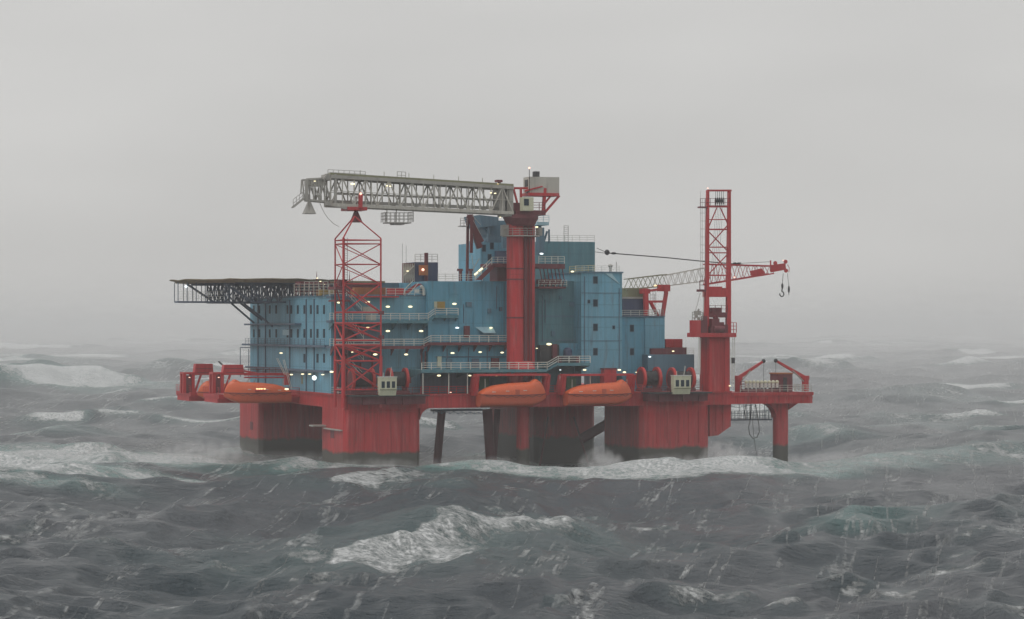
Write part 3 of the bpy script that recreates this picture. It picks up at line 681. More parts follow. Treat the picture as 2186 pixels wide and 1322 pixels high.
Hd.part('lamp', 'lamp_cool').ball(P(397, 612, vh - 4.5), .25, .2, .2)
Hd.done()

# ---------------------------------------------------------------- roof clutter on the long block
RC = Thing('container', 'rusty orange ribbed container on the roof behind the lattice tower', 'container', 'containers on the platform')
p = RC.part('container', 'brown'); p.pbox(757, 824, 614, 631, 12, 2.6)
for x in range(760, 824, 4): u = U(x, 12); p.box(u, u + .1, 11.9, 12, Z(630, u, 12), Z(615, u, 12))
RC.done()
RC = Thing('container', 'ochre yellow container on the roof left of the lattice tower', 'container', 'containers on the platform')
p = RC.part('container', 'yellow'); p.pbox(684, 714, 618, 631, 13, 2.6)
for x in range(686, 714, 4): u = U(x, 13); p.box(u, u + .1, 12.9, 13, Z(630, u, 13), Z(619, u, 13))
RC.done()
RC = Thing('container', 'bright red container on top of the low deckhouse near the mast crane', 'container', 'containers on the platform')
p = RC.part('container', 'red'); p.pbox(1421, 1457, 724, 742, 9, 2.6)
for x in range(1423, 1457, 4): u = U(x, 9); p.box(u, u + .1, 8.9, 9, Z(741, u, 9), Z(725, u, 9))
RC.done()
RC = Thing('roof_shelter', 'low dark flat roofed shelter behind the orange container', 'shelter')
RC.part('wall', 'maroon').pbox(735, 806, 604, 631, 20, 6); RC.part('roof', 'drab').pbox(728, 822, 600, 604, 19.5, 7); RC.part('side_room', 'grey_blue').pbox(806, 852, 604, 631, 20.01, 6)
RC.done()
RC = Thing('scaffold', 'tangle of pale railings and red scaffold beside the helideck on the roof', 'scaffold')
s1 = RC.part('frame', 'maroon'); s2 = RC.part('railing', 'beige')
rr = random.Random(5)
for j, vv in enumerate((14, 20, 27)):
    for x in range(632, 712, 9):
        a = P(x, 632, vv); s1.cyl(a, (a[0], a[1], Z(599 + rr.random() * 6, a[0], vv)), .09, 4)
    for y in (602, 612, 622): s1.cyl(P(630, y, vv), P(712, y + 1, vv), .08, 4)
s1.pbox(640, 700, 601, 608, 22, 3)
s2.rail([P(628, 632, 11), P(712, 632, 11)], 2.0, .06, .9, 4); s2.rail([P(650, 618, 12), P(700, 618, 12)], 1.3, .06, .9, 3)
for x, y in ((692, 607), (684, 601), (677, 594)): RC.lamp(x, y, 12, 'lamp', .5)
for x in (676, 746): a = P(x, 600, 16); s1.cyl(a, (a[0], a[1], Z(580, a[0], 16)), .1, 5, .03)
RC.done()
RC = Thing('stair', 'red stair with white handrails rising to the blue roof shed', 'stair')
s1 = RC.part('stringer', 'red'); s2 = RC.part('handrail', 'rail')
s1.hexa([P(850, 632, 9), P(862, 632, 9), P(862, 632, 11), P(850, 632, 11), P(888, 606, 9), P(900, 606, 9), P(900, 606, 11), P(888, 606, 11)])
s1.pbox(833, 862, 615, 630, 10, 2); s1.pbox(750, 852, 632, 635, 6, 1.9)
s2.path([P(860, 640, 8.8), P(864, 618, 8.8), P(883, 598, 8.8)], .07).path([P(870, 632, 8.8), P(893, 604, 8.8)], .07).rail([P(824, 632, 6.4), P(905, 632, 6.4)], 1.3, .045, 1.6)
RC.done()
RC = Thing('exhaust_stack', 'curved white vent pipe standing on the blue roof edge', 'vent')
p = RC.part('exhaust_stack', 'white', smooth=True); p.path([P(905, 630, 7.7), P(905, 619, 7.7), P(902, 613, 7.7), P(898, 611, 7.7)], .25, 8).pbox(888, 895, 618, 625, 7.7, .6)
RC.done()
SH = Thing('roof_shed', 'blue roof shed with pale lattice side, red chimney and red lamp', 'shed')
SH.part('wall', 'navy').pbox(886, 935, 560, 604, 16, 6); SH.part('side_panel', 'maroon').pbox(862, 886, 562, 604, 16.4, 1)
lf = SH.part('lattice', 'beige'); lf.truss(P(861, 604, 16.2), P(885, 604, 16.2), P(861, 563, 16.2), P(885, 563, 16.2), 6, .08, True)
lf.path([P(862, 590, 16), P(884, 568, 16)], .1); lf.rail([P(886, 559, 16), P(934, 559, 16)], 1.3, .05, 1.1)
SH.part('chimney', 'maroon', smooth=True).cyl(P(910, 604, 15), P(910, 540, 15), .36, 10); 
SH.part('equipment_box', 'brown').pbox(897, 914, 566, 588, 14.2, .8)
SH.part('lamp', 'lamp_red').ball(P(903, 576, 13.8), .26, .2, .24); SH.lamp(870, 579, 15.5, 'lamp', .65)
SH.part('aerial', 'cable').cyl(P(859, 562, 17), P(859, 520, 17), .03, 4).cyl(P(867, 562, 17), P(867, 524, 17), .03, 4)
SH.done()
RC = Thing('mooring_post', 'pair of short dark posts on the roof of the broad blue block', 'post')
p = RC.part('mooring_post', 'maroon'); p.cyl(P(983, 600, 9), P(983, 577, 9), .3, 8).cyl(P(1005, 600, 9), P(1005, 578, 9), .3, 8).pbox(978, 988, 574, 579, 8.8, .6).pbox(1000, 1010, 574, 579, 8.8, .6)
RC.done()
TK = Thing('tank', 'dark navy tank under a grey housing on the stepped block roof', 'tank')
TK.part('tank_body', 'navy', smooth=False).pbox(1329, 1382, 638, 663, 13, 5); TK.part('grey_housing', 'khaki').pbox(1340, 1376, 615, 638, 14, 4)
TK.part('base_frame', 'steel_dark').pbox(1331, 1380, 663, 675, 13.2, 4.6)
TK.part('tank_rim', 'grey').pbox(1327, 1376, 634, 638, 12.8, 5.4)
TK.done()

# ================================================================= WALKWAYS
def walkway(name, label, segs, v0, dv, mat='teal', rm='rail', thick=0.5, lamps=(), grp='walkways along the blue wall', rows=3, h=1.15):
    T = Thing('walkway', label, 'walkway', grp); fl = T.part('floor', mat); rl = T.part('railing', rm); br = fl
    pts = []
    for i, (x0, y0, x1, y1) in enumerate(segs):
        a, b = P(x0, y0, v0), P(x1, y1, v0)
        if abs(y0 - y1) < 4:
            z = (a[2] + b[2]) / 2; fl.box(a[0], b[0], v0, v0 + dv, z - thick, z)
            a = (a[0], v0, z); b = (b[0], v0, z)
            n = int((b[0] - a[0]) / 3) + 1
            for k in range(n + 1): uu = a[0] + (b[0] - a[0]) * k / n; br.hexa([(uu, v0 + .3, z - thick), (uu + .15, v0 + .3, z - thick), (uu + .15, v0 + dv - .01, z - thick - 1.1), (uu, v0 + dv - .01, z - thick - 1.1), (uu, v0 + .3, z - thick - .005 + 0.0), (uu + .15, v0 + .3, z - thick + .0), (uu + .15, v0 + dv - .01, z - thick), (uu, v0 + dv - .01, z - thick)])
        else:
            for off in (0, dv - .3): fl.hexa([(a[0], v0 + off, a[2] - .3), (b[0], v0 + off, b[2] - .3), (b[0], v0 + off + .2, b[2] - .3), (a[0], v0 + off + .2, a[2] - .3), (a[0], v0 + off, a[2]), (b[0], v0 + off, b[2]), (b[0], v0 + off + .2, b[2]), (a[0], v0 + off + .2, a[2])])
        rl.rail([a, b], h, .07, 1.7, rows)
    for l_ in lamps: T.lamp(*l_)
    return T.done()
walkway('a', 'upper walkway on the blue wall with a short stair step at its right end', [(712, 684, 914, 684), (914, 684, 929, 673), (929, 673, 978, 673)], 4.9, 3.0, lamps=[(785, 700, 5.4, 'lamp_amber', 1.0), (828, 707, 5.4, 'lamp', 1.1), (899, 707, 5.4, 'lamp', 1.1)])
walkway('b', 'middle walkway on the blue wall running under the pale awning', [(712, 739, 905, 739), (905, 739, 920, 731), (920, 731, 1084, 731)], 4.4, 2.05, mat='maroon', lamps=[(752, 752, 5, 'lamp', .6), (801, 757, 4, 'lamp', 1.1), (867, 757, 4.8, 'lamp', 1.0), (966, 754, 4.8, 'lamp', 1.0), (1025, 752, 4.8, 'lamp', .9), (1072, 753, 4.8, 'lamp', .9)])
walkway('c', 'lowest and longest walkway passing in front of the red crane column base', [(900, 789, 1168, 789), (1168, 789, 1192, 775), (1192, 775, 1260, 775)], -1.2, 7.0, lamps=[(937, 802, -.6, 'lamp', 1.0), (1003, 802, -.6, 'lamp', .8), (1060, 802, -.6, 'lamp_amber', .8), (1196, 790, -.4, 'lamp_cool', .5), (1248, 790, -.4, 'lamp', .95), (1322, 790, -.2, 'lamp', .95), (1333, 795, -.2, 'lamp', .9), (1358, 795, -.2, 'lamp', .4)])
sup = Thing('support_frame', 'row of slim pale posts holding up the lowest walkway', 'support posts')
p = sup.part('support_frame', 'rail')
for x in (903, 958, 998, 1196, 1260): a = P(x, 791, -.9); p.cyl((a[0], a[1], zd + .06), (a[0], a[1], a[2] - .5), .08, 5)
sup.done()
RC = Thing('stair', 'zigzag white rail stair inside the red lattice tower against the dark wall', 'stair')
s1 = RC.part('flight', 'steel_dark'); s2 = RC.part('handrail', 'rail')
for (x0, y0, x1, y1) in ((740, 632, 772, 668), (742, 684, 776, 728), (744, 740, 776, 775), (744, 778, 776, 812)):
    a, b_ = P(x0, y0, 5.6), P(x1, y1, 5.6)
    s1.bar(a, b_, .3); s1.bar((a[0], 7, a[2]), (b_[0], 7, b_[2]), .3); s2.rail([a, b_], 1.1, .05, 1.5, 2)
for y in (632, 684, 739): s1.pbox(706, 745, y, y + 5, 5.3, 2.7); s2.rail([P(704, y, 5.3), P(740, y, 5.3)], 1.2, .055, 1.3)
RC.done()
dkw = Thing('shaded_alcove', 'machinery recess with painted shade behind the lattice tower at the corner of the long block', 'machinery recess')
p = dkw.part('shaded_back_wall', 'steel_dark'); p.pbox(714, 814, 690, 842, 7.4, .59)  # flat dark panel paints the recess and balcony shade on the wall
for x in (722, 740, 770, 795, 900, 908): a = P(x, 842, 7.1); dkw.part('riser_pipe', 'maroon').cyl(a, (a[0], a[1], Z(750, a[0], 7)), .16, 6)
dkw.part('equipment_box', 'maroon').pbox(725, 770, 694, 720, 7.2, .19)
dkw.done()

# ================================================================= RED LATTICE TOWER (hanging point under the crane)
LT = Thing('lattice_tower', 'slender red lattice tower with pointed top standing at the near left corner', 'lattice tower')
vt = -1.6; u1, u2 = U(733, vt), U(813, vt); v3 = 2.9; u3 = U(715.5, v3)
zbot, ztop = Z(872, 0, vt), Z(508, 0, vt)
L1, L2, L3 = (u1, vt), (u2, vt), (u3, v3)
lg = []
for (uu, vv), w_ in ((L1, .26), (L2, .21), (L3, .19)):
    lb = LT.part('leg', 'red', smooth=True); lb.cyl((uu, vv, Z(760, uu, vv)), (uu, vv, ztop), w_ * .72, 8); lb.cyl((uu, vv, zbot), (uu, vv, Z(760, uu, vv)), w_ * 1.35, 8)
br = LT.part('bracing', 'red')
ys = [512, 520, 564, 606, 667, 690, 727, 737, 771, 833]
zz = [Z(y, u1, vt) for y in ys]
for i, z in enumerate(zz):
    th_ = .10 if i < 4 else .15
    br.cyl((*L1, z), (*L2, z), th_, 5); br.cyl((*L1, z), (*L3, z), th_, 5); br.cyl((*L3, z), (*L2, z), th_ * .9, 5)
for i in (1, 2, 3, 5, 7, 8):
    a, b_ = zz[i], zz[i + 1]; th_ = .09 if i < 3 else .13
    br.cyl((*L1, a), (*L2, b_), th_, 5); br.cyl((*L1, b_), (*L2, a), th_, 5)
    if i % 2: br.cyl((*L3, a), (*L1, b_), th_, 5)
    else: br.cyl((*L3, b_), (*L1, a), th_, 5)
    br.cyl((*L3, a), (*L2, b_), th_ * .8, 5)
    if i >= 5: br.cyl((*L1, a), (*L2, (a + b_) / 2), th_, 5)
ap = P(757, 462, vt + 1.2)
hp = LT.part('apex_frame', 'red')
for (uu, vv) in (L1, L2, L3): hp.cyl((uu, vv, ztop), ap, .12, 6)
mp_ = LT.part('landing', 'maroon')
mp_.pbox(716, 752, 612, 618, vt - .1, 4.4); mp_.pbox(716, 748, 640, 644, vt, 4.2); mp_.rail([P(716, 612, vt), P(752, 612, vt)], 1.1, .06, 1.2)
mp_.pbox(724, 742, 598, 611, vt + .3, 1.2); mp_.pbox(811, 820, 664, 672, vt - .3, .9); mp_.pbox(811, 820, 716, 724, vt - .3, .9)
cnp = LT.part('ladder', 'maroon'); 
for k in range(70): z = zbot + (ztop - zbot) * .98 * k / 70; cnp.cyl((u1 + .3, vt + .25, z), (u1 + .75, vt + .25, z), .03, 4)
for du in (.3, .75): cnp.cyl((u1 + du, vt + .25, zbot), (u1 + du, vt + .25, ztop), .045, 4)
LT.done()

# ================================================================= COLUMN CRANE
K = Thing('column_crane', 'giant crane on a thick red column with a pale lattice boom pointing left', 'crane', 'cranes on the platform')
vc = 0.8
kc = K.part('column', 'hull', smooth=True)
ua, ub = U(1089, vc), U(1148, vc); um = U(1125, vc); zk0, zk1 = zd + .01, Z(466, ua, vc)
r1 = (um - ua) / 2 - .05
kc.cyl((ua + r1, vc + 1.5, zk0), (ua + r1, vc + 1.5, zk1), r1, 24)
kc.cyl((ub - .75, vc + 1.6, zk0), (ub - .75, vc + 1.6, zk1), .78, 16)
kc.box(ua + 1, ub - .8, vc + 1.2, vc + 3, zk0, zk1)
gv = K.part('cable_trunk', 'maroon'); gv.box(um - .25, um + .25, vc + .55, vc + 1.3, zk0 + .2, zk1 - .5)
for y in (598, 680, 575): z = Z(y, ua, vc); gv.cyl((ua + r1, vc + 1.5, z), (ua + r1, vc + 1.5, z + .25), r1 + .06, 24)
for x in (1134, 1138): a = P(x, 470, vc); gv.cyl((a[0], vc + .7, zk0 + 1), (a[0], vc + .7, zk1 - .4), .07, 5)
fc = K.part('foot_casing', 'red'); z = Z(776, ua, -1); fc.hexa([(ua + .3, -1.0, z - 2.1), (ub - .6, -1.0, z - 2.1), (ub - .6, vc + 1, z - 2.1), (ua + .3, vc + 1, z - 2.1), (ua + .9, vc - .2, z + .3), (ub - 1.2, vc - .2, z + .3), (ub - 1.2, vc + 1, z + .3), (ua + .9, vc + 1, z + .3)])
cl = K.part('slewing_ring', 'maroon', smooth=True); cc = ((ua + ub) / 2, vc + 1.6)
cl.cyl((*cc, zk1), (*cc, Z(458, ua, vc)), 3.0, 24); cl.cyl((*cc, Z(482, ua, vc)), (*cc, zk1), 2.3, 24, 2.95)
bal = K.part('collar_balcony', 'grey'); zz_ = Z(503, ua, vc)
bal.cyl((*cc, zz_ - .12), (*cc, zz_ + .05), 3.2, 16)
pr = [(cc[0] + 3.2 * math.cos(t), cc[1] + 3.2 * math.sin(t), zz_) for t in [2 * math.pi * k / 16 for k in range(17)]]
bal.rail(pr, 1.2, .05, 1.3); bal.pbox(1074, 1086, 480, 503, vc + 1, 1.4).pbox(1150, 1158, 486, 503, vc + 1, 1.4)
hd = K.part('crane_head', 'maroon'); hd.pbox(1102, 1165, 449, 459, vc - .8, 3.6); hd.pbox(1092, 1112, 433, 450, vc, 3.6)
hd.rail([P(1112, 449, vc - .8), P(1164, 449, vc - .8)], 1.3, .06, 1.0)
hr = K.part('head_frame', 'red')
hr.bar(P(1096, 402, vc + 1), P(1165, 402, vc + 1), .35); hr.bar(P(1112, 402, vc + 3), P(1165, 402, vc + 3), .35)
hr.hexa([P(1120, 410, vc), P(1160, 399, vc), P(1160, 399, vc + 4), P(1120, 410, vc + 4), P(1120, 406, vc), P(1157, 397, vc), P(1157, 397, vc + 4), P(1120, 406, vc + 4)])
hr.pbox(1128, 1194, 412, 418.5, vc - .1, 3.3)
hr.bar(P(1194, 418, vc + .5), P(1162, 455, vc + .5), .35); hr.bar(P(1176, 418, vc + .5), P(1160, 438, vc + .5), .28); hr.bar(P(1163, 402, vc + .4), P(1160, 450, vc + .4), .5)
hr.bar(P(1112, 402, vc + .4), P(1112, 450, vc + .4), .35); hr.bar(P(1096, 402, vc + .4), P(1108, 449, vc + .4), .3)
mc = K.part('machinery_house', 'beige'); mc.pbox(1130, 1194, 378, 412, vc + .2, 2.9)
mcr = K.part('roof_vent', 'dark', mc); mcr.pbox(1142, 1152, 366, 377.5, vc + 2, 1.2)
mcd = K.part('louvre', 'dark', mc); mcd.box(U(1130, vc + .2) - .04, U(1130, vc + .2) - .002, vc + .8, vc + 2.4, Z(396, 26, vc), Z(381, 26, vc))
cb = K.part('operator_cab', 'cream'); cb.pbox(1116, 1139, 421, 450, vc - 2.2, 1.4); K.part('window', 'window', cb).pbox(1119, 1129, 425, 439, vc - 2.26, .1)
mt_ = K.part('mast_light', 'cable'); mt_.cyl(P(1130, 412, vc), P(1130, 360, vc), .06, 5); K.part('lamp', 'lamp_red', mt_).ball(P(1130, 359, vc), .18, .18, .18)
# boom: four chords, lattice sides
vb0, vb1 = vc - .4, vc + 3.4
def chord(y_l, y_r, v, xl, xr): return P(xl, y_l, v), P(xr, y_r, v)
XL, XR = 706, 1096
bt0 = chord(377, 401, vb0, XL, XR); bb0 = chord(437, 455, vb0, XL, XR)
bt1 = [(p[0], vb1, p[2]) for p in bt0]; bb1 = [(p[0], vb1, p[2]) for p in bb0]
bc = K.part('boom_chord', 'grey')
for a, b_ in (bt0, bt1): bc.bar(a, b_, .55)
lc = K.part('lower_chord', 'beige')
for a, b_ in (bb0, bb1): lc.bar(a, b_, .52)
bl = K.part('boom_lattice', 'beige')
for (t0, b0_) in ((bt0, bb0), (bt1, bb1)):
    n = 16; ta, tb = Vector(t0[0]), Vector(t0[1]); la, lb_ = Vector(b0_[0]), Vector(b0_[1])
    for k in range(n):
        p0, p1 = ta.lerp(tb, k / n), ta.lerp(tb, (k + 1) / n); q0, q1 = la.lerp(lb_, k / n), la.lerp(lb_, (k + 1) / n)
        bl.bar(p0, q0, .17)
        if k % 2: bl.bar(p0, q1, .2)
        else: bl.bar(q0, p1, .2)
        if k % 3 == 0: bl.bar((p0 + p1) / 2, (q0 + q1) / 2, .12)
        mid0, mid1 = (p0 + q0) / 2, (p1 + q1) / 2
        bl.bar(mid0, mid1, .10)
bl.truss(bb0[0], bb0[1], bb1[0], bb1[1], 14, .10); bl.truss(bt0[0], bt0[1], bt1[0], bt1[1], 14, .10)
tk = K.part('boom_walkway', 'khaki')
a, b_ = Vector(bt0[0]), Vector(bt0[1]); tk.hexa([a + Vector((0, -.1, .28)), b_ + Vector((0, -.1, .28)), b_ + Vector((0, 3.6, .28)), a + Vector((0, 3.6, .28)), a + Vector((0, -.1, .62)), b_ + Vector((0, -.1, .62)), b_ + Vector((0, 3.6, .62)), a + Vector((0, 3.6, .62))])
for x in (769, 820, 873, 926, 979, 1030): p0 = P(x, 377 + (x - XL) * .0615 - 3, vb0); tk.cyl(p0, (p0[0], p0[1], p0[2] + 1.1), .05, 4)
ir = K.part('inner_rail', 'grey'); ir.bar(P(720, 384, vb0 + 1.4), P(1090, 407, vb0 + 1.4), .25); ir.bar(P(700, 430, vb0 + 2), P(1090, 446, vb0 + 2), .5); ir.bar(P(720, 414, vb0 + 2), P(1090, 428, vb0 + 2), .3)
bp_ = K.part('boom_foot', 'grey'); bp_.pbox(1066, 1078, 398, 456, vb0 + .2, 3.4); bp_.pbox(1087, 1096, 399, 462, vb0 + .1, 3.6); bp_.pbox(1078, 1088, 452, 462, vb0, 3.8)
dg = K.part('flood_lamp_bracket', 'maroon'); dg.pbox(1061, 1073, 384, 389, vb0 + .5, 1.2); dg.pbox(1065, 1069, 389, 396, vb0 + .6, .5)
# tip section
tp = K.part('boom_tip', 'grey')
a1, a2 = P(654, 383, vb0 + .6), P(706, 380, vb0 + .6); b1, b2 = P(658, 427, vb0 + .6), P(706, 431, vb0 + .6)
for dv in (0, 2.4):
    o_ = lambda p: (p[0], p[1] + dv, p[2])
    tp.bar(o_(a1), o_(a2), .3); tp.bar(o_(b1), o_(b2), .3); tp.truss(o_(a1), o_(a2), o_(b1), o_(b2), 4, .13)
tp.pbox(657, 690, 382, 397, vb0 + .7, 2.2); tp.pbox(696, 712, 372, 384, vb0, 3); tp.bar(P(700, 372, vb0), P(690, 384, vb0), .3)
tp.bar(P(694, 434, vb0), P(740, 444, vb0), .5); tp.bar(P(716, 372, vb0), P(716, 440, vb0), .4); tp.pbox(652, 658, 383, 428, vb0 + .4, .4); tp.bar(P(644, 384, vb0 + .6), P(654, 384, vb0 + .6), .15)
tp.bar(P(644, 384, vb0 + .6), P(642, 415, vb0 + .6), .2); tp.rail([P(700, 374, vb0), P(780, 378, vb0)], .9, .05, .9, 2)
ld = K.part('tip_ladder', 'grey'); a, b_ = P(626, 443, vb0 + .7), P(652, 422, vb0 + .7); ld.bar(a, b_, .22); ld.bar((a[0], a[1] + 1, a[2]), (b_[0], b_[1] + 1, b_[2]), .22); ld.rail([a, b_], 1.3, .05, .7, 2)
bk = K.part('inspection_basket', 'grey')
a, b_ = P(825, 474, vb0), P(882, 474, vb0); bk.box(a[0] + .3, b_[0] - .3, vb0, vb0 + 3, a[2] - .18, a[2]); bk.box(a[0] + 1.4, b_[0] - 1.4, vb0 + .3, vb0 + 2.6, a[2] - .4, a[2] - .19)
bk.rail([a, b_, (b_[0], vb0 + 3, b_[2]), (a[0], vb0 + 3, a[2]), a], 1.6, .05, .8, 3)
for x in (826, 846, 882): p0 = P(x, 474, vb0 + .1); bk.cyl(p0, (p0[0], p0[1], Z(446, p0[0], vb0)), .09, 5)
bk2 = K.part('roof_cage', 'grey'); bk2.rail([P(848, 382, vb0 + 1), P(866, 383, vb0 + 1)], 1.2, .05, .8, 2)
def bell(c, h, r): return [(c[0], c[1], c[2] + h * .5), (c[0], c[1], c[2] - h * .5), r]
for (x, y0, y1, r, mat_, nm) in ((660, 430, 455, 1.25, 'grey', 'sheave_bell'), (760, 448, 473, 1.15, 'maroon', 'sheave_bell')):
    q = K.part(nm, mat_); a, b_ = P(x, y0, vb0 + 1.5), P(x, y1, vb0 + 1.5); q.cyl(a, b_, r * .22, 4, r); q.cyl(b_, (b_[0], b_[1], b_[2] - .15), r * 1.05, 4, r * 1.05)
    q.cyl(a, (a[0], a[1], Z(418, a[0], vb0)), .12, 6)
rt = K.part('trolley', 'red'); rt.bar(P(770, 415, vb0 - .3), P(769, 445, vb0 - .3), .6); rt.pbox(742, 784, 442, 449, vb0 - .4, 4)
K.part('lamp', 'lamp_red').ball(P(770, 414, vb0 - .7), .2, .2, .2)
for (x, y, m_, s_) in ((672, 387, 'lamp', .5), (753, 393, 'lamp', 1.1), (826, 397, 'lamp', .5), (833, 398, 'lamp', .5), (1048, 412, 'lamp', .55), (1057, 413, 'lamp', .6), (1068, 464, 'lamp', .45), (1146, 485, 'lamp', .8), (1156, 542, 'lamp_cool', 1.0), (1063, 393, 'lamp_amber', .35)):
    K.lamp(x, y, vb0 - .4, m_, s_)
hs = K.part('slack_hose', 'beige')
pts = [(682, 432), (686, 442), (692, 454), (700, 466), (712, 478), (724, 484)]; hs.path([P(x, y, vb0 + 1.5) for x, y in pts], .05, 4)
K.done()

# platforms round the column
CP = Thing('column_platform', 'red service galleries wrapped round the middle of the crane column', 'platform')
p = CP.part('floor', 'maroon'); p.pbox(1050, 1206, 563, 571, 4.0, 6)
p.pbox(1150, 1206, 571, 574, 3.8, 2); p.pbox(1150, 1208, 612, 616, 5, 2.9); p.pbox(1062, 1090, 571, 600, 6.0, 4); p.pbox(1156, 1200, 596, 606, 5.2, 2.6)
p.hexa([P(1015, 598, 4), P(1028, 598, 4), P(1028, 598, 6), P(1015, 598, 6), P(1050, 565, 4), P(1062, 565, 4), P(1062, 565, 6), P(1050, 565, 6)])
for k in range(7): x = 1152 + k * 8; p.bar(P(x, 572, 5), P(x + 4, 596, 5), .14); p.bar(P(x + 5, 596, 5), P(x, 612, 5), .12)
q = CP.part('railing', 'rail'); q.rail([P(1150, 563, 3.8), P(1205, 563, 3.8)], 1.2, .06, 1.1); q.rail([P(1150, 612, 5), P(1210, 612, 5)], 1.1, .05, 1.1); q.rail([P(1050, 563, 4), P(1088, 563, 4)], 1.1, .05, 1.2)
q.rail([P(1016, 597, 3.9), P(1050, 565, 3.9)], 1.1, .06, 1.1, 2)
for a, b_ in (((1013, 587), (1020, 581)), ((1022, 579), (1030, 573))):
    CP.part('lamp', 'lamp').cyl(P(*a, 3.6), P(*b_, 3.6), .14, 6)
CP.done()

# red A-frame with two posts behind
AF = Thing('folded_crane', 'small folded red crane with slanting jib under the big boom', 'crane', 'cranes on the platform')
p = AF.part('post', 'maroon'); p.bar(P(999, 462, 14), P(997, 600, 14), .42); p2 = AF.part('post', 'maroon'); p2.bar(P(1007, 470, 13), P(1006, 540, 13), .45)
j = AF.part('jib', 'maroon'); j.hexa([P(996, 458, 13), P(1010, 458, 13), P(1010, 458, 14), P(996, 458, 14), P(1006, 490, 13), P(1016, 484, 13), P(1016, 484, 14), P(1006, 490, 14)])
j.bar(P(1010, 486, 13.4), P(1024, 530, 13.4), .9); j.bar(P(1010, 480, 13.4), P(1030, 516, 13.4), .5)
b_ = AF.part('balcony', 'grey'); b_.pbox(983, 998, 482, 484, 13.5, 1.5); b_.rail([P(983, 482, 13.5), P(998, 482, 13.5)], 1.3, .05, .7)
c_ = AF.part('stay_cable', 'beige'); c_.path([P(1008, 460, 13), P(1026, 480, 13)], .05); c_.path([P(1007, 545, 13), P(1014, 596, 13)], .05); c_.path([P(1010, 470, 13), P(1026, 500, 13)], .05); c_.path([P(1023, 552, 13), P(1010, 575, 13)], .06)
AF.done()

# ================================================================= MAST CRANE (right)
MC = Thing('mast_crane', 'tall red twin post mast crane on a square pedestal near the right end', 'crane', 'cranes on the platform')
vm = 2.0
pdm = MC.part('pedestal', 'hull', smooth=True); ua, ub = U(1513, vm), U(1558, vm); zp1 = Z(716, ua, vm)
pdm.box(ua, ub, vm, vm + 3.8, zd + .01, zp1)
pd2 = MC.part('pedestal_side', 'red'); pd2.pbox(1515, 1521, 722, 838, vm - .2, .19); pd2.pbox(1548, 1557, 722, 838, vm - .2, .19)
pf = MC.part('machinery_deck', 'red'); pf.pbox(1497, 1572, 711, 720, vm - 1.2, 6); pf.pbox(1477, 1496.9, 711, 720, vm - 1.2, 1.2)
pf.rail([P(1560, 711, vm - 1.2), P(1572, 711, vm - 1.2)], 1.8, .06, .7); pf.pbox(1477, 1496, 684, 711, vm - 1.1, 1)
mh = MC.part('winch_machinery', 'maroon')
mh.pbox(1518, 1552, 697, 711, vm - .8, 3); mh.pbox(1520, 1546, 688, 697, vm - .6, 2.5); mh.pbox(1520, 1536, 680, 688, vm - .5, 2); mh.pbox(1498, 1508, 698, 711, vm - 1, 1.5); mh.bar(P(1524, 680, vm), P(1530, 676, vm), .7)
mh.cyl(P(1524, 703, vm - 1), P(1545, 703, vm - 1), .6, 14)
for k, (x, y) in enumerate(((1550, 698), (1500, 690), (1506, 680))): mh.pbox(x - 4, x + 4, y - 5, 711, vm - .9, 1)
lat = MC.part('gallery_machinery', 'grey'); lat.rail([P(1478, 684, vm - 1), P(1500, 684, vm - 1)], 1.4, .07, .5); lat.bar(P(1484, 672, vm), P(1500, 690, vm), .3); lat.bar(P(1492, 660, vm), P(1482, 682, vm), .25); lat.pbox(1485, 1497, 664, 672, vm, .8)
mst = []
vq = vm + .4
for (x0, x1, xt0, xt1) in ((1506, 1514, 1510, 1514.5), (1552, 1561, 1555.5, 1560.5)):
    q = MC.part('mast_post', 'red')
    a = [P(x0, 711, vq), P(x1, 711, vq)]; t_ = [P(xt0, 406, vq), P(xt1, 406, vq)]
    q.hexa([a[0], a[1], (a[1][0], vq + .8, a[1][2]), (a[0][0], vq + .8, a[0][2]), t_[0], t_[1], (t_[1][0], vq + .6, t_[1][2]), (t_[0][0], vq + .6, t_[0][2])])
cbm = MC.part('cross_bracing', 'red')
cbm.bar(P(1510, 407, vq + .3), P(1561, 407, vq + .3), .32); cbm.bar(P(1511, 441, vq + .3), P(1559, 441, vq + .3), .36)
for y, w_ in ((469, .16), (490, .26), (528, .2), (540, .2), (588, .24), (588.5, .1)): cbm.bar(P(1511, y, vq + .4), P(1557, y, vq + .4), w_)
for (x0, y0, x1, y1) in ((1530, 444, 1512, 487), (1538, 444, 1556, 484), (1556, 478, 1512, 528), (1512, 494, 1555, 538), (1555, 541, 1514, 584), (1512, 530, 1555, 580)):
    cbm.bar(P(x0, y0, vq + .5), P(x1, y1, vq + .5), .17)
sh = MC.part('head_sheaves', 'dark')
for x in (1528, 1532, 1536, 1540, 1544): sh.cyl(P(x, 422, vq), P(x, 436, vq), .12, 5); sh.cyl(P(x, 408, vq), P(x, 440, vq), .045, 4)
sh.cyl(P(1527, 429, vq + .5), P(1544, 429, vq + .5), .3, 8)
wnch = MC.part('winch_platform', 'red'); wnch.pbox(1513, 1553, 618, 634, vq, 2.6); wnch.pbox(1514, 1542, 612, 619, vq + .3, 2); wnch.pbox(1545, 1550, 615, 619, vq, 1)
wn2 = MC.part('winch_platform', 'maroon'); wn2.pbox(1513, 1553, 667, 678, vq, 2.6); wn2.pbox(1519, 1541, 657, 668, vq + .3, 2); wn2.rail([P(1514, 667, vq), P(1553, 667, vq)], 1.2, .05, 1.2, 2)
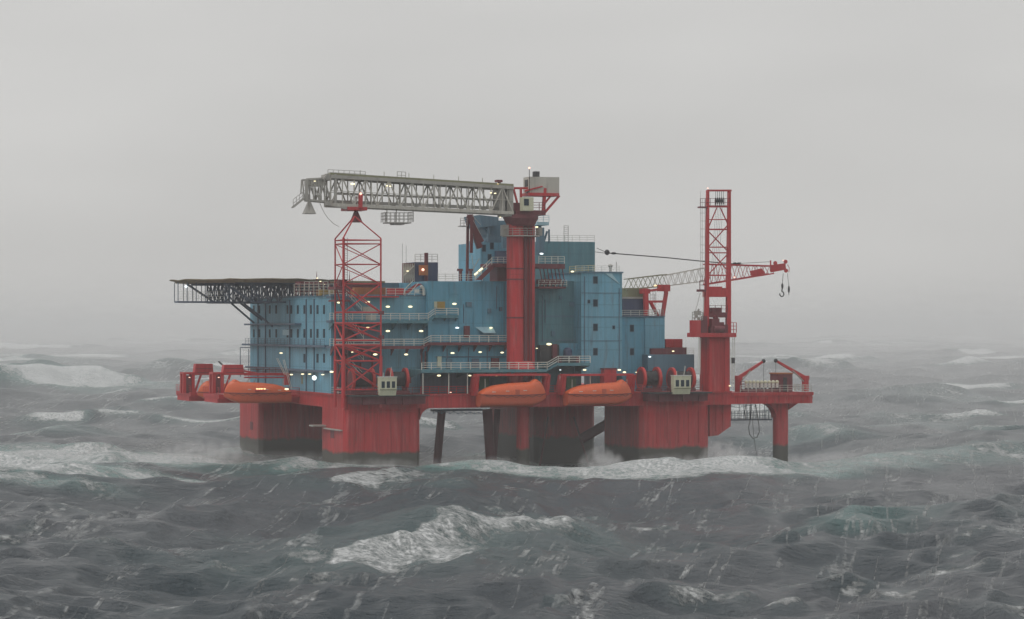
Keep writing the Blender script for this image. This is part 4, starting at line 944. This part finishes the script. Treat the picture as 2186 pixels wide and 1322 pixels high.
wr = MC.part('top_gallery', 'maroon'); wr.pbox(1495, 1512, 441, 444, vq, 1.2); wr.rail([P(1495, 441, vq), P(1558, 441, vq)], 1.4, .05, 1.0, 2); wr.pbox(1493, 1507, 618, 623, vq, 1.2); wr.rail([P(1494, 618, vq), P(1507, 618, vq)], 1.5, .07, .8, 2)
ldm = MC.part('caged_ladder', 'grey')
for x in (1495.5, 1499, 1505): ldm.cyl(P(x, 600, vq + .3), P(x, 425, vq + .3), .035, 4)
for k in range(9): ldm.cyl(P(1494, 455 + k * 17, vq + .3), P(1506, 455 + k * 17, vq + .3), .05, 4)
ldm.cyl(P(1495, 425, vq + .3), P(1496, 408, vq + .3), .03, 4); ldm.cyl(P(1502, 625, vq), P(1501, 700, vq), .06, 4); ldm.cyl(P(1495, 625, vq), P(1484, 668, vq), .05, 4)
fl_ = MC.part('hoist_wires', 'cable')
for k in range(5): fl_.cyl(P(1529 + k * 3.5, 436, vq + .8), P(1516 + k * 4, 610, vq + 1.2), .025, 4)
sl = MC.part('side_ladder', 'rail')
for (x0, y0, x1, y1) in ((1564, 720, 1564, 830), (1568, 720, 1568, 830), (1492, 720, 1490, 790), (1496, 722, 1494, 800), (1560, 745, 1562, 815)): sl.cyl(P(x0, y0, vm - .8), P(x1, y1, vm - .8), .06, 4)
for k in range(12): sl.cyl(P(1563, 724 + 9 * k, vm - .8), P(1569, 724 + 9 * k, vm - .8), .04, 4); sl.cyl(P(1490, 722 + 6 * k, vm - .8), P(1496, 723 + 6 * k, vm - .8), .04, 4)
bx = MC.part('junction_box', 'dark'); bx.pbox(1563, 1569, 764, 776, vm - .9, .5)
MC.lamp(1511, 402, vq, 'lamp_red', .45); MC.lamp(1558, 824, vm - .6, 'lamp', .55)
MC.done()

# long lattice boom lying behind the mast, on its rest
LB = Thing('lattice_boom', 'long lattice boom resting behind the mast crane, pale at left and red at its tip', 'crane boom')
vl = 13.0
g1 = LB.part('pale_section', 'beige'); 
def quad(xa, ya0, ya1, xb, yb0, yb1, dep=2.0):
    return [P(xa, ya0, vl), P(xb, yb0, vl), P(xa, ya1, vl), P(xb, yb1, vl)], dep
def latt(mb, xa, ya0, ya1, xb, yb0, yb1, n, rc, rl_, dep=2.0):
    for dv in (0, dep):
        a, b_, c_, d_ = [(p[0], p[1] + dv, p[2]) for p in (P(xa, ya0, vl), P(xb, yb0, vl), P(xa, ya1, vl), P(xb, yb1, vl))]
        mb.bar(a, b_, rc); mb.bar(c_, d_, rc)
        a, b_, c_, d_ = map(Vector, (a, b_, c_, d_))
        for k in range(n):
            mb.cyl(c_.lerp(d_, k / n), a.lerp(b_, (k + .5) / n), rl_, 4); mb.cyl(a.lerp(b_, (k + .5) / n), c_.lerp(d_, (k + 1) / n), rl_, 4)
    a, b_, c_, d_ = (P(xa, ya0, vl), P(xb, yb0, vl), P(xa, ya1, vl), P(xb, yb1, vl))
    mb.truss(a, b_, (a[0], a[1] + dep, a[2]), (b_[0], b_[1] + dep, b_[2]), n, rl_ * .7)
latt(g1, 1424, 588, 611, 1512, 571, 600, 6, .09, .045, 2.2)
d1 = LB.part('dark_section', 'khaki'); latt(d1, 1342, 596, 618, 1424, 586, 611, 4, .16, .06, 2.2)
r_ = LB.part('red_section', 'red'); latt(r_, 1512, 564, 607, 1652, 568, 584, 8, .22, .05, 2.2); r_.hexa([P(1604, 590, vl - .05), P(1634, 584, vl - .05), P(1634, 584, vl + .1), P(1604, 590, vl + .1), P(1600, 579, vl - .05), P(1626, 573, vl - .05), P(1626, 573, vl + .1), P(1600, 579, vl + .1)])
hdm = LB.part('boom_head', 'red'); hdm.hexa([P(1645, 582, vl - .1), P(1678, 576, vl - .1), P(1678, 576, vl + 2.3), P(1645, 582, vl + 2.3), P(1645, 566, vl - .1), P(1677, 562, vl - .1), P(1677, 562, vl + 2.3), P(1645, 566, vl + 2.3)])
for x, y in ((1655, 562), (1677, 559), (1678, 578)): hdm.cyl((*P(x, y, vl - .2),), (*P(x, y, vl + 2.4),), .38, 14)
hdm.bar(P(1645, 556, vl), P(1645, 580, vl), .2)
ht = LB.part('jib_hoop', 'red'); ht.path([P(1681, 565, vl), P(1685, 572, vl), P(1684, 582, vl)], .06)
cbw = LB.part('pendant_cable', 'cable'); cbw.path([P(1274, 530, vl), P(1297, 540, vl)], .05); cbw.path([P(1270, 538, vl), P(1294, 541, vl)], .05)
cbw.path([P(1300, 540.5, vl), P(1420, 550, vl), P(1500, 558, vl), P(1560, 563, vl), P(1600, 567, vl)], .10); cbw.path([P(1570, 563, vl), P(1645, 559, vl)], .04)
hbk = LB.part('hook_block', 'dark'); hbk.ball(P(1296, 539, vl), .5, .35, .5); hbk.ball(P(1310, 541, vl), .55, .3, .22); hbk.ball(P(1569, 562, vl), .4, .2, .15); hbk.ball(P(1578, 562, vl), .5, .2, .15)
h1 = LB.part('hook', 'dark'); h1.path([P(1672, 584, vl), P(1670, 607, vl)], .05); h1.ball(P(1670, 611, vl), .22, .22, .55)
cx_, cz_ = P(1669, 628, vl)[0], P(1669, 628, vl)[2]; h1.path([P(1670, 614, vl), P(1669, 622, vl)] + [(cx_ + .42 * math.sin(t), vl, cz_ + .45 * math.cos(t)) for t in [k * .55 for k in range(10)]], .11, 6)
h2 = LB.part('second_hook', 'dark'); h2.path([P(1681, 584, vl), P(1684, 612, vl)], .04); h2.ball(P(1684, 618, vl), .2, .2, .7); h2.path([P(1684, 622, vl), P(1684, 630, vl)], .06)
LB.lamp(1672, 556, vl, 'lamp_red', .4); LB.lamp(1568, 592, vl - .2, 'lamp_red', .5); LB.lamp(1399, 610, vl - .5, 'lamp_amber', .9)
LB.done()
BR = Thing('boom_rest', 'red crooked frame on the stepped block propping the long boom', 'boom rest')
p = BR.part('frame', 'red'); vr = 12
p.bar(P(1380, 676, vr), P(1378, 616, vr), .75); p.bar(P(1414, 676, vr), P(1422, 625, vr), .6); p.bar(P(1422, 628, vr), P(1421, 612, vr), .6)
p.bar(P(1380, 622, vr), P(1424, 615, vr), .4); p.bar(P(1382, 644, vr), P(1418, 644, vr), .4); p.bar(P(1388, 644, vr), P(1405, 676, vr), .5)
p.pbox(1410, 1431, 608, 622, vr - .2, 1.6); p.pbox(1372, 1388, 617, 627, vr - .2, 1.6)
q = BR.part('ladder', 'grey'); q.rail([P(1388, 644, vr + .3), P(1400, 644, vr + .3)], 1.8, .04, .6); q.path([P(1397, 676, vr), P(1397, 628, vr)], .05); q.path([P(1400, 676, vr), P(1400, 628, vr)], .05)
q.rail([P(1384, 676, vr - .5), P(1416, 676, vr - .5)], 1.2, .05, .8)
BR.done()

# ================================================================= LIFEBOATS
def lifeboat(label, px0, px1, ytop, ybot, v, flip=False, group='enclosed orange lifeboats in their davits'):
    T = Thing('lifeboat', label, 'lifeboat', group)
    u0, u1 = U(px0, v), U(px1, v); um = (u0 + u1) / 2; z0, z1 = Z(ybot, um, v), Z(ytop, um, v); L = u1 - u0; Hh = z1 - z0; wv = 1.75
    n = 26; m = 9
    def sheer(t): return z0 + Hh * (.46 - .03 * math.sin(math.pi * t))
    def keel(t): return z0 + (Hh * .30 * max(0, (t - .72) / .28) ** 1.7)
    def hw(t): return wv * (0.80 + .20 * math.sin(min(1, t / .35) * math.pi / 2)) * (1 - max(0, (t - .62) / .38) ** 2.4 * .93)
    def top(t): # canopy profile
        pts = [(0, .50), (.02, .56), (.10, .70), (.22, .80), (.42, .87), (.72, .91), (.765, .92), (.785, .99), (.86, 1.0), (.91, .93), (.95, .79), (.985, .60), (1, .48)]
        for (a, b_), (c_, d_) in zip(pts[:-1], pts[1:]):
            if a <= t <= c_: return z0 + Hh * (b_ + (d_ - b_) * (t - a) / (c_ - a))
        return z0 + Hh * .5
    def uu(t): return (u1 - L * t) if flip else (u0 + L * t)
    hb = T.part('hull', 'orange_hull', smooth=True); rows = []
    for i in range(n + 1):
        t = i / n; s_, k_, w_ = sheer(t), keel(t), hw(t); r_ = []
        for j in range(2 * m + 1):
            a = math.pi * j / (2 * m); cx = -math.cos(a); sz = math.sin(a)
            r_.append((uu(t), v + w_ * (abs(cx) ** .55) * (1 if cx > 0 else -1), s_ - (s_ - k_) * sz ** .34))
        rows.append(r_)
    def skin(mb, rows, closed_ends=True):
        i0 = len(mb.v); mm = len(rows[0])
        for r_ in rows: mb.v += r_
        for a in range(len(rows) - 1):
            for b_ in range(mm - 1): mb.f.append((i0 + a * mm + b_, i0 + a * mm + b_ + 1, i0 + (a + 1) * mm + b_ + 1, i0 + (a + 1) * mm + b_))
        mb.f.append(tuple(range(i0, i0 + mm))); mb.f.append(tuple(range(i0 + (len(rows) - 1) * mm + mm - 1, i0 + (len(rows) - 1) * mm - 1, -1)))
    skin(hb, rows)
    cb_ = T.part('canopy', 'orange', smooth=True); rows = []
    for i in range(n + 1):
        t = .012 + .975 * i / n; s_, p_, w_ = sheer(t) + .03, top(t), hw(t) * .93
        rows.append([(uu(t), v + w_ * (abs(math.cos(math.pi * j / (2 * m))) ** .8) * (1 if j < m else -1), s_ + (p_ - s_) * math.sin(math.pi * j / (2 * m)) ** .8) for j in range(2 * m + 1)])
    skin(cb_, rows)
    ck = T.part('cockpit', 'orange', smooth=True); tc_ = .84; ck.ball((uu(tc_) , v, top(tc_) - .3), .55, .8, .42, 14, 8)
    wdw = T.part('porthole', 'window'); 
    wdw.cyl((uu(.80), v - hw(.8) * .62, top(.8) - .75), (uu(.80), v - hw(.8) * .62 - .1, top(.8) - .78), .16, 10)
    st_ = T.part('fender_strake', 'maroon')
    for sgn in (-1, 1):
        st_.path([(uu(i / 16), v + sgn * (hw(i / 16) + .02), sheer(i / 16) + .0) for i in range(17)], .07, 5)
    rt_ = T.part('reflective_strip', 'white')
    for tt in (.16, .36, .62): 
        ws = hw(tt) * .93; sh_ = sheer(tt) + .03; hh = top(tt) - sh_; a_ = .28
        rt_.bar((uu(tt), v - ws * (math.cos(a_) ** .8) - .04, sh_ + hh * math.sin(a_) ** .8), (uu(tt + .05), v - hw(tt + .05) * .93 * (math.cos(a_) ** .8) - .04, sh_ + hh * math.sin(a_) ** .8), .09)
    gl_ = T.part('grab_line', 'cable')
    for k in range(7):
        ta, tb = .06 + k * .125, .06 + (k + 1) * .125
        gl_.path([(uu(ta), v - hw(ta) - .05, sheer(ta) - .1), (uu((ta + tb) / 2), v - hw((ta + tb) / 2) - .07, sheer(ta) - .38), (uu(tb), v - hw(tb) - .05, sheer(tb) - .1)], .035, 4)
    hk = T.part('lifting_hook', 'grey'); hk.cyl((uu(.1), v, top(.1) - .2), (uu(.1), v, z1 + .15), .07, 6); hk.cyl((uu(.93), v, top(.93) - .3), (uu(.93), v, z1 + .15), .07, 6)
    dr = T.part('hatch', 'orange_hull'); dr.box(min(uu(.5), uu(.56)), max(uu(.5), uu(.56)), v - hw(.5) * .95 - .05, v - hw(.5) * .8, sheer(.5) + .15, sheer(.5) + .95)
    return T.done()
lifeboat('orange lifeboat hung directly below the thick red crane column', 1021, 1165, 811, 868, -2.6)
lifeboat('orange lifeboat hung beneath the block with four windows', 1207, 1348, 812, 865, -2.6)
lifeboat('orange lifeboat on the left side lit by a row of lamps', 478, 618, 811, 861, 24.5, flip=True)
lifeboat('orange lifeboat mostly hidden behind the first left side davit', 422, 556, 814, 856, 44.5, flip=True)
nd = Thing('lamp_strip', 'short amber lamp strip in front of the left side lifeboat', 'lamp')
q = nd.part('lamp', 'lamp_amber'); 
for x in (549, 554, 559, 565): q.ball(P(x, 830.5, 22.3), .22, .15, .13)
nd.part('bracket', 'red').box(U(545, 22.5), U(569, 22.5), 22.5, 22.8, P(550, 835, 22.5)[2], P(550, 832.5, 22.5)[2])
nd.done()

def davit(label, px0, px1, v):
    T = Thing('davit', label, 'davit', 'lifeboat davits')
    f_ = T.part('frame', 'red'); zt = Z(801, U(px0, v), v)
    for x, s_ in ((px0, 1), (px1 + 6, -1)):
        a = P(x - 4, 856, v); f_.hexa([(a[0], v + .8, zd - .3), (a[0] + .8, v + .8, zd - .3), (a[0] + .8, v + 3.6, zd - .3), (a[0], v + 3.6, zd - .3), (a[0] + .35, v - .2, zt), (a[0] + .75, v - .2, zt), (a[0] + .75, v + 2.8, zt), (a[0] + .35, v + 2.8, zt)])
    f_.bar((U(px0 - 2, v), v - .1, zt), (U(px1 + 6, v), v - .1, zt), .35); f_.bar((U(px0 - 2, v), v + 1.3, zt), (U(px1 + 6, v), v + 1.3, zt), .35)
    fw = T.part('fall_wire', 'cable')
    for t in (.1, .93): u = U(px0, v) + (U(px1, v) - U(px0, v)) * t; fw.cyl((u, v, Z(812, u, v)), (u, v, zt), .04, 4)
    w2 = T.part('winch_box', 'green'); w2.pbox(px0 + 6, px0 + 26, 806, 830, v + 3.9, 1.2)
    rl = T.part('inner_railing', 'maroon'); rl.rail([(U(px0, v), v + 4.2, zd + .06), (U(px1, v), v + 4.2, zd + .06)], 1.3, .05, 1.7)
    return T.done()
davit('red davit frame of the lifeboat below the crane column', 1018, 1164, -2.6)
davit('red davit frame of the lifeboat below the block with four windows', 1204, 1346, -2.6)
def side_davit(label, xp0, xp1, xb0, xb1, yt, v, beam=None):
    T = Thing('side_davit', label, 'davit', 'left side davits'); f_ = T.part('post', 'red'); u0, u1 = U(xp0, v), U(xp1, v); zb2 = Z(840, u0, v)
    for a, b_ in ((u0, u0 + .55), (u1 - .55, u1)):
        for dv in (0, 2): f_.box(a, b_, v + dv, v + dv + .7, zb2, Z(799, u0, v))
    f_.box(u0, u1 + .4, v - .1, v + 2.8, Z(799, u0, v), Z(795, u0, v))
    f_.bar((u1, v + .3, zb2), (u1 + 1.2, v + .3, Z(800, u0, v)), .35)
    T.part('post_lining', 'maroon').box(u0 + .56, u1 - .56, v + .3, v + .6, zb2, Z(802, u0, v))
    w2 = T.part('winch_house', 'red'); a, b_ = U(xb0, v), U(xb1, v); za, zb3 = Z(801, a, v), Z(yt, a, v)
    w2.hexa([(a - .15, v, za), (b_, v, za), (b_, v + 1.6, za), (a - .15, v + 1.6, za), (a + .15, v, zb3), (b_ - .15, v, zb3), (b_ - .15, v + 1.6, zb3), (a + .15, v + 1.6, zb3)])
    T.part('housing_ribs', 'maroon').box(a + .2, b_ - .2, v - .06, v - .001, za + .4, za + .5).box(a + .2, b_ - .2, v - .06, v - .001, za + 1.1, za + 1.2)
    if beam:
        q = T.part('boat_beam', 'red'); q.bar(P(xb1, 799, v), P(beam, 799, v), .5); q.bar(P(xb1, 806, v), P(beam, 806, v), .25); q.bar(P(beam, 796, v), P(beam, 822, v), .8); q.bar(P(xb1, 792, v), P(xb1 + 40, 800, v), .3)
        T.part('beam_railing', 'maroon').rail([P(xb1, 798, v), P(beam - 10, 798, v)], 1.1, .05, 1.2)
    else:
        q = T.part('boat_beam', 'red'); q.bar(P(xb1, 799, v), P(xb1 + 20, 800, v), .4); q.bar(P(xp1 + 30, 815, v + 1), P(xb1, 801, v + 1), .3)
    T.lamp((xp0 + xp1) / 2 + 1, 806, v - .3, 'lamp_red', .5).v
    bm = T.part('tie_bar', 'grey'); bm.path([P(xb1 + 2, 806, v + .3), P(xb1 + 24, 806, v + .3)], .07); bm.path([P(xb1 + 5, 817, v + .3), P(xb1 + 14, 806, v + .3)], .07)
    return T.done()
side_davit('red davit post with boxy winch house, outermost at the left tip', 391, 416, 416, 456, 777, 48)
side_davit('red davit with boxy winch house and long beam over the side lifeboat', 454, 478, 477, 521, 779, 29, beam=612)
rd = Thing('steel_rod', 'thin dark inclined rod between the two left side winch houses', 'rod')
rd.part('steel_rod', 'dark').bar(P(467, 772, 40), P(482, 786, 36), .22); rd.done()

# ================================================================= WINCHES AND CABINS
def winch(label, x0, x1, y0, y1, v):
    T = Thing('mooring_winch', label, 'winch', 'mooring winches on the front deck')
    u0, u1 = U(x0, v), U(x1, v); zc_ = Z((y0 + y1) / 2, u0, v); r = (Z(y0, u0, v) - Z(y1, u0, v)) / 2; vc_ = v + r
    dm = T.part('drum', 'dark', smooth=True); dm.cyl((u0 + .3, vc_, zc_), (u1 - .3, vc_, zc_), r * .62, 20)
    for k in range(8): uu = u0 + .4 + (u1 - u0 - .8) * k / 7; dm.cyl((uu - .07, vc_, zc_), (uu + .07, vc_, zc_), r * .66, 20)
    for u in (u0, u1):
        fl = T.part('flange', 'red_bright', smooth=True); fl.cyl((u - .22, vc_, zc_), (u + .22, vc_, zc_), r, 28)
        sk = T.part('flange_recess', 'maroon'); sk.cyl((u - .23, vc_, zc_), (u - .225, vc_, zc_), r * .78, 24)
    bs_ = T.part('bedframe', 'maroon'); zb4 = zd + .07 if x0 < 1500 else zw1
    bs_.box(u0 - .4, u1 + .4, vc_ - r * .7, vc_ + r * .7, zb4, zb4 + .5)
    for u in (u0, u1): bs_.hexa([(u - .15, vc_ - r * .8, zb4 + .5), (u + .15, vc_ - r * .8, zb4 + .5), (u + .15, vc_ + r * .8, zb4 + .5), (u - .15, vc_ + r * .8, zb4 + .5), (u - .15, vc_ - .4, zc_), (u + .15, vc_ - .4, zc_), (u + .15, vc_ + .4, zc_), (u - .15, vc_ + .4, zc_)])
    mo = T.part('motor', 'maroon'); mo.box(u1 + .3, u1 + .9, vc_ - .5, vc_ + .5, zc_ - .7, zc_ + .3)
    return T.done()
winch('mooring winch inside the foot of the lattice tower', 757, 800, 787, 836, 1.0)
winch('mooring winch right of the left cream control cabin', 838, 872, 786, 834, 1.0)
winch('mooring winch left of the right cream control cabin', 1379, 1412, 784, 834, 1.0)
winch('mooring winch behind the right cream control cabin', 1444, 1484, 785, 834, 1.2)
def cabin(label, x0, x1, y0, y1, v):
    T = Thing('control_cabin', label, 'control cabin', 'cream control cabins')
    u0, u1 = U(x0, v), U(x1, v); z0, z1 = Z(y1, u0, v), Z(y0, u0, v); h = z1 - z0; L = u1 - u0
    w_ = T.part('wall', 'cream'); w_.hexa([(u0 + .1, v + .35, z0), (u1 - .05, v + .35, z0), (u1 - .05, v + 1.3, z0), (u0 + .1, v + 1.3, z0), (u0, v, z0 + h * .36), (u1, v, z0 + h * .36), (u1, v + 1.3, z0 + h * .36), (u0, v + 1.3, z0 + h * .36)])
    w_.box(u0, u1, v, v + 1.3, z0 + h * .365, z1)
    T.part('roof', 'white').box(u0 - .08, u1 + .08, v - .1, v + 1.4, z1, z1 + .12)
    T.part('sill_band', 'khaki').box(u0, u1, v - .04, v - .002, z0 + h * .30, z0 + h * .345)
    for k in range(3):
        a = u0 + L * (.10 + .305 * k); T.part('window', 'window').box(a, a + L * .19, v - .03, v + .02, z0 + h * .42, z0 + h * .78)
    ar = T.part('aerial', 'rail'); ar.cyl((u0 + L * .72, v + 1, z1 + .12), (u0 + L * .8, v + 1, z1 + 1.7), .045, 4); ar.cyl((u0 + L * .3, v + 1, z1 + .12), (u0 + L * .3, v + 1, z1 + .8), .045, 4)
    sp_ = T.part('support_arm', 'maroon'); sp_.box(u0 + .2, u1 - .2, v + 1.3, v + 2.4, z0 + .2, z0 + .7)
    return T.done()
cabin('cream control cabin with three windows beside the lattice tower foot', 811, 847, 806, 845, -4.4)
cabin('cream control cabin with three windows below the mast crane', 1439, 1475, 803, 842, -4.4)
for (x0, x1, lab) in ((735, 900, 'winch bench painted dark as shade below the left cream cabin'), (1365, 1500, 'winch bench painted dark as shade below the right cream cabin')):
    T = Thing('shaded_winch_bench', lab, 'winch bench', 'winch benches'); q = T.part('bench', 'maroon'); q.box(U(x0 + 8, -.3), U(x1, -.3), -2.4, -.25, zd - 1.5, zd - .2); T.part('deck_slab', 'dark').box(U(x0 + 4, -.3), U(x1 + 4, -.3), -3.6, -.25, zd - .19, zd + .03)  # bench coloured dark for shade; slab over it added to shade the columns
    q = T.part('fairlead', 'maroon'); 
    for x in (x0 + 40, x0 + 90, x0 + 125): a = P(x, 852, -1.2); q.box(a[0] - .5, a[0] + .5, -2.8, -2.41, zd - 1.6, zd - .4)
    T.part('railing', 'maroon').rail([(U(x0 + 4, -3.4), -3.4, zd + .04), (U(x1, -3.4), -3.4, zd + .04)], 1.2, .05, 1.6); T.done()
# small deck houses seen behind lifeboats
T = Thing('deck_locker', 'red rounded deck locker at the foot of the block with four windows', 'locker'); q = T.part('body', 'red'); q.pbox(1290, 1316, 789, 842, 3, 2); T.part('lid', 'maroon').pbox(1289, 1317, 786, 789, 2.9, 2.2); T.done()
T = Thing('deck_locker', 'rusty machinery skid on the lowest walkway by the teal block', 'machinery'); T.part('body', 'maroon').pbox(1196, 1236, 762, 775, 2, 1.6); T.part('drum', 'dark').cyl(P(1200, 768, 1.8), P(1228, 768, 1.8), .5, 12); T.done()

# ================================================================= RIGHT WING EQUIPMENT
zwt = zw1 + .1
def arm_crane(label, xb, yb, xt, yt, v, cab=False):
    T = Thing('davit_crane', label, 'davit crane', 'small davit cranes on the right wing')
    bx_ = P(xb, yb, v); q = T.part('post', 'red'); q.cyl((bx_[0], v, zwt), (bx_[0], v, bx_[2]), .62, 12); q.cyl((bx_[0], v, bx_[2] - .3), (bx_[0], v, bx_[2] + .4), .75, 12)
    am = T.part('jib', 'red'); a, b_ = Vector(bx_), Vector(P(xt, yt, v)); am.cyl(a, b_, .42, 4, .26); T.part('jib_tip', 'dark').ball(b_, .38, .35, .38)
    T.part('hoist_wire', 'cable').cyl(b_, (b_[0], b_[1], zwt + .8), .035, 4); T.part('ram', 'grey').cyl((bx_[0], v - .3, bx_[2] - 1), a.lerp(b_, .45) + Vector((0, -.3, -.1)), .12, 8)
    return T.done()
arm_crane('small red davit crane leaning right, beside the mast crane foot', 1576, 807, 1630, 771, 5)
arm_crane('small red davit crane leaning left at the outer right end', 1719, 807, 1656, 770, 5)
T = Thing('deck_shed', 'brown equipment shed between the drums and the outer davit crane', 'shed'); T.part('wall', 'maroon').pbox(1660, 1692, 799, 837, 4, 3); T.part('roof', 'brown').pbox(1659, 1693, 796, 799, 3.9, 3.2); T.part('door', 'dark').pbox(1672, 1680, 806, 836, 3.94, .05); T.done()
u0_, u1_ = U(1589, 3), U(1663, 3)
T0 = None
Nb = 9
for k in range(Nb):
    u = u0_ + (u1_ - u0_) * (k + .5) / Nb; z = Z(817, u, 3)
    words = ['first', 'second', 'third', 'fourth', 'fifth', 'sixth', 'seventh', 'eighth', 'ninth']
    lab = 'pale yellow topped buoy, %s from the mast crane in its row on the right wing' % words[k]
    if T0 is None:
        T0 = Thing('buoy', lab, 'buoy', 'pale buoys in a row on the right wing'); T0.part('body', 'white', smooth=True).cyl((u, 3, zwt + .75), (u, 3, z), .26, 12)
        T0.part('cap', 'cream', smooth=True).ball((u, 3, z + .05), .34, .34, .34, 12, 8); T0.part('foot', 'dark').cyl((u, 3, zwt + .5), (u, 3, zwt + .75), .2, 8); T0.done()
    else: dup(T0, u, 3, T0.base[2], lab)
T = Thing('rack', 'low red rack holding the row of pale buoys', 'rack'); T.part('rack', 'maroon').box(u0_ - .5, u1_ + .5, 2.4, 3.8, zwt, zwt + .5).rail([(u0_ - .4, 3.8, zwt + .5), (u1_ + .4, 3.8, zwt + .5)], 1.3, .07, 1.0); T.done()
T = Thing('hose_loop', 'black hoses looping down under the right wing deck', 'hose')
q = T.part('hose', 'cable'); pts = [(1601, 864), (1601, 900), (1598, 912), (1600, 927), (1607, 936), (1616, 934), (1621, 922), (1620, 908), (1616, 880), (1613, 864)]
q.path([P(x, y, 7) for x, y in pts], .07, 6); q2 = T.part('trailing_line', 'cable'); q2.path([P(1604, 864, 7), P(1609, 930, 7), P(1614, 965, 7), P(1619, 996, 7)], .045, 5); q3 = T.part('hose', 'cable'); q3.path([P(1592, 864, 7), P(1590, 880, 7), P(1592, 896, 7)], .07, 6)
T.done()
T = Thing('walkway_ledge', 'red ledge pipe sticking out of the near left column side', 'ledge'); q = T.part('walkway_ledge', 'grey'); 
z = Z(909, -1, 12); q.box(-2.3, -.01, 11, 13.5, z - .12, z + .12); q.box(-.5, -.02, 1, 11, z - .5, z - .3); T.done()

# ================================================================= HAZE
bm = MB(); me = bpy.data.meshes.new('haze')
x0, x1, y0, y1, z0, z1 = -7000, 7000, -460, 11000, -12, 60
bm.box(x0, x1, y0, y1, z0, z1); me.from_pydata(bm.v, [], bm.f); me.update()
ho = bpy.data.objects.new('haze', me); C.objects.link(ho); ho['kind'] = 'stuff'; ho['label'] = 'grey storm haze over the sea'
m = bpy.data.materials.new('haze_air'); m.use_nodes = True; n = m.node_tree.nodes; n.remove(n['Principled BSDF'])
pv = n.new('ShaderNodeVolumePrincipled'); pv.inputs['Color'].default_value = (0.99, 0.99, 0.985, 1); pv.inputs['Density'].default_value = 0.00023
pv.inputs['Anisotropy'].default_value = 0.0
m.node_tree.links.new(pv.outputs[0], n['Material Output'].inputs['Volume']); me.materials.append(m)

# low spindrift layer blown over the water from the platform outwards
def air(name, label, verts_mb, dens, col=(0.99, 0.995, 0.995)):
    me = bpy.data.meshes.new(name); me.from_pydata(verts_mb.v, [], verts_mb.f); me.update()
    o = bpy.data.objects.new(name, me); C.objects.link(o); o['kind'] = 'stuff'; o['label'] = label
    m = bpy.data.materials.new(name + '_air'); m.use_nodes = True; n = m.node_tree.nodes; n.remove(n['Principled BSDF'])
    p = n.new('ShaderNodeVolumePrincipled'); p.inputs['Color'].default_value = (*col, 1); p.inputs['Density'].default_value = dens
    m.node_tree.links.new(p.outputs[0], n['Material Output'].inputs['Volume']); me.materials.append(m); return o
b = MB(); b.box(-6500, 6500, -25, 10000, -11, 7.5)
air('sea_spray', 'low pale spindrift drifting over the water behind the platform', b, 0.00055)

# plumes of thrown spray where the swell strikes the legs
def plume(label, px, py, v, ru, rv, rz, dens):
    c = P(px, py, v); mb = MB(); mb.ball((0, 0, 0), ru, rv, rz, 16, 10)
    me = bpy.data.meshes.new('spray_plume'); me.from_pydata(mb.v, [], mb.f); me.update()
    o = bpy.data.objects.new('spray_plume', me); C.objects.link(o); o.location = Wd(*c); o.rotation_euler = (0, 0, YAW)
    o['kind'] = 'stuff'; o['label'] = label
    m = bpy.data.materials.new('spray_plume_air'); m.use_nodes = True; n = m.node_tree.nodes; l = m.node_tree.links; n.remove(n['Principled BSDF'])
    p = n.new('ShaderNodeVolumePrincipled'); p.inputs['Color'].default_value = (0.98, 0.99, 0.99, 1)
    t = n.new('ShaderNodeTexCoord'); mp = n.new('ShaderNodeMapping'); mp.inputs['Scale'].default_value = (1 / ru, 1 / rv, 1 / rz)
    l.new(t.outputs['Object'], mp.inputs[0]); ln = n.new('ShaderNodeVectorMath'); ln.operation = 'LENGTH'; l.new(mp.outputs[0], ln.inputs[0])
    a = n.new('ShaderNodeMapRange'); a.inputs[1].default_value = 1.0; a.inputs[2].default_value = 0.1; a.inputs[3].default_value = 0; a.inputs[4].default_value = 1; l.new(ln.outputs['Value'], a.inputs[0])
    z = n.new('ShaderNodeTexNoise'); z.inputs['Scale'].default_value = 0.55; z.inputs['Detail'].default_value = 4; l.new(t.outputs['Object'], z.inputs[0])
    b = n.new('ShaderNodeMapRange'); b.inputs[1].default_value = 0.40; b.inputs[2].default_value = 0.65; l.new(z.outputs[0], b.inputs[0])
    k = n.new('ShaderNodeMath'); k.operation = 'MULTIPLY'; l.new(a.outputs[0], k.inputs[0]); l.new(b.outputs[0], k.inputs[1])
    k2 = n.new('ShaderNodeMath'); k2.operation = 'MULTIPLY'; l.new(k.outputs[0], k2.inputs[0]); k2.inputs[1].default_value = dens
    l.new(k2.outputs[0], p.inputs['Density']); l.new(p.outputs[0], n['Material Output'].inputs['Volume']); me.materials.append(m)
plume('white spray thrown up at the right hull corner', 1545, 988, -3, 5, 3, 4.2, 1.6)
plume('white spray in the gap between the rear and right columns', 1284, 994, -4, 4.5, 3, 3.4, 1.5)
plume('thin mist drifting between the two left columns', 620, 988, 20, 11, 6, 2.4, 0.14)
plume('thin mist at the foot of the right column', 1430, 996, -4, 9, 3, 2.6, 0.5)
plume('pale mist blowing away right of the thin leg', 1800, 1000, 8, 24, 8, 3.4, 0.5)

b = MB(); b.box(-6800, 6800, 380, 10500, -11.5, 42)
air('sea_mist', 'pale mist bank dissolving the far sea into the sky', b, 0.00030)
plume('mist drifting off the surf left of the rear column', 440, 975, 30, 12, 6, 3.4, 0.25)
plume('low mist between the slanting braces and the crane leg', 1010, 995, -2, 14, 3, 1.9, 0.35)
plume('low mist along the foot of the near left column', 800, 998, -3, 9, 3, 1.8, 0.3)
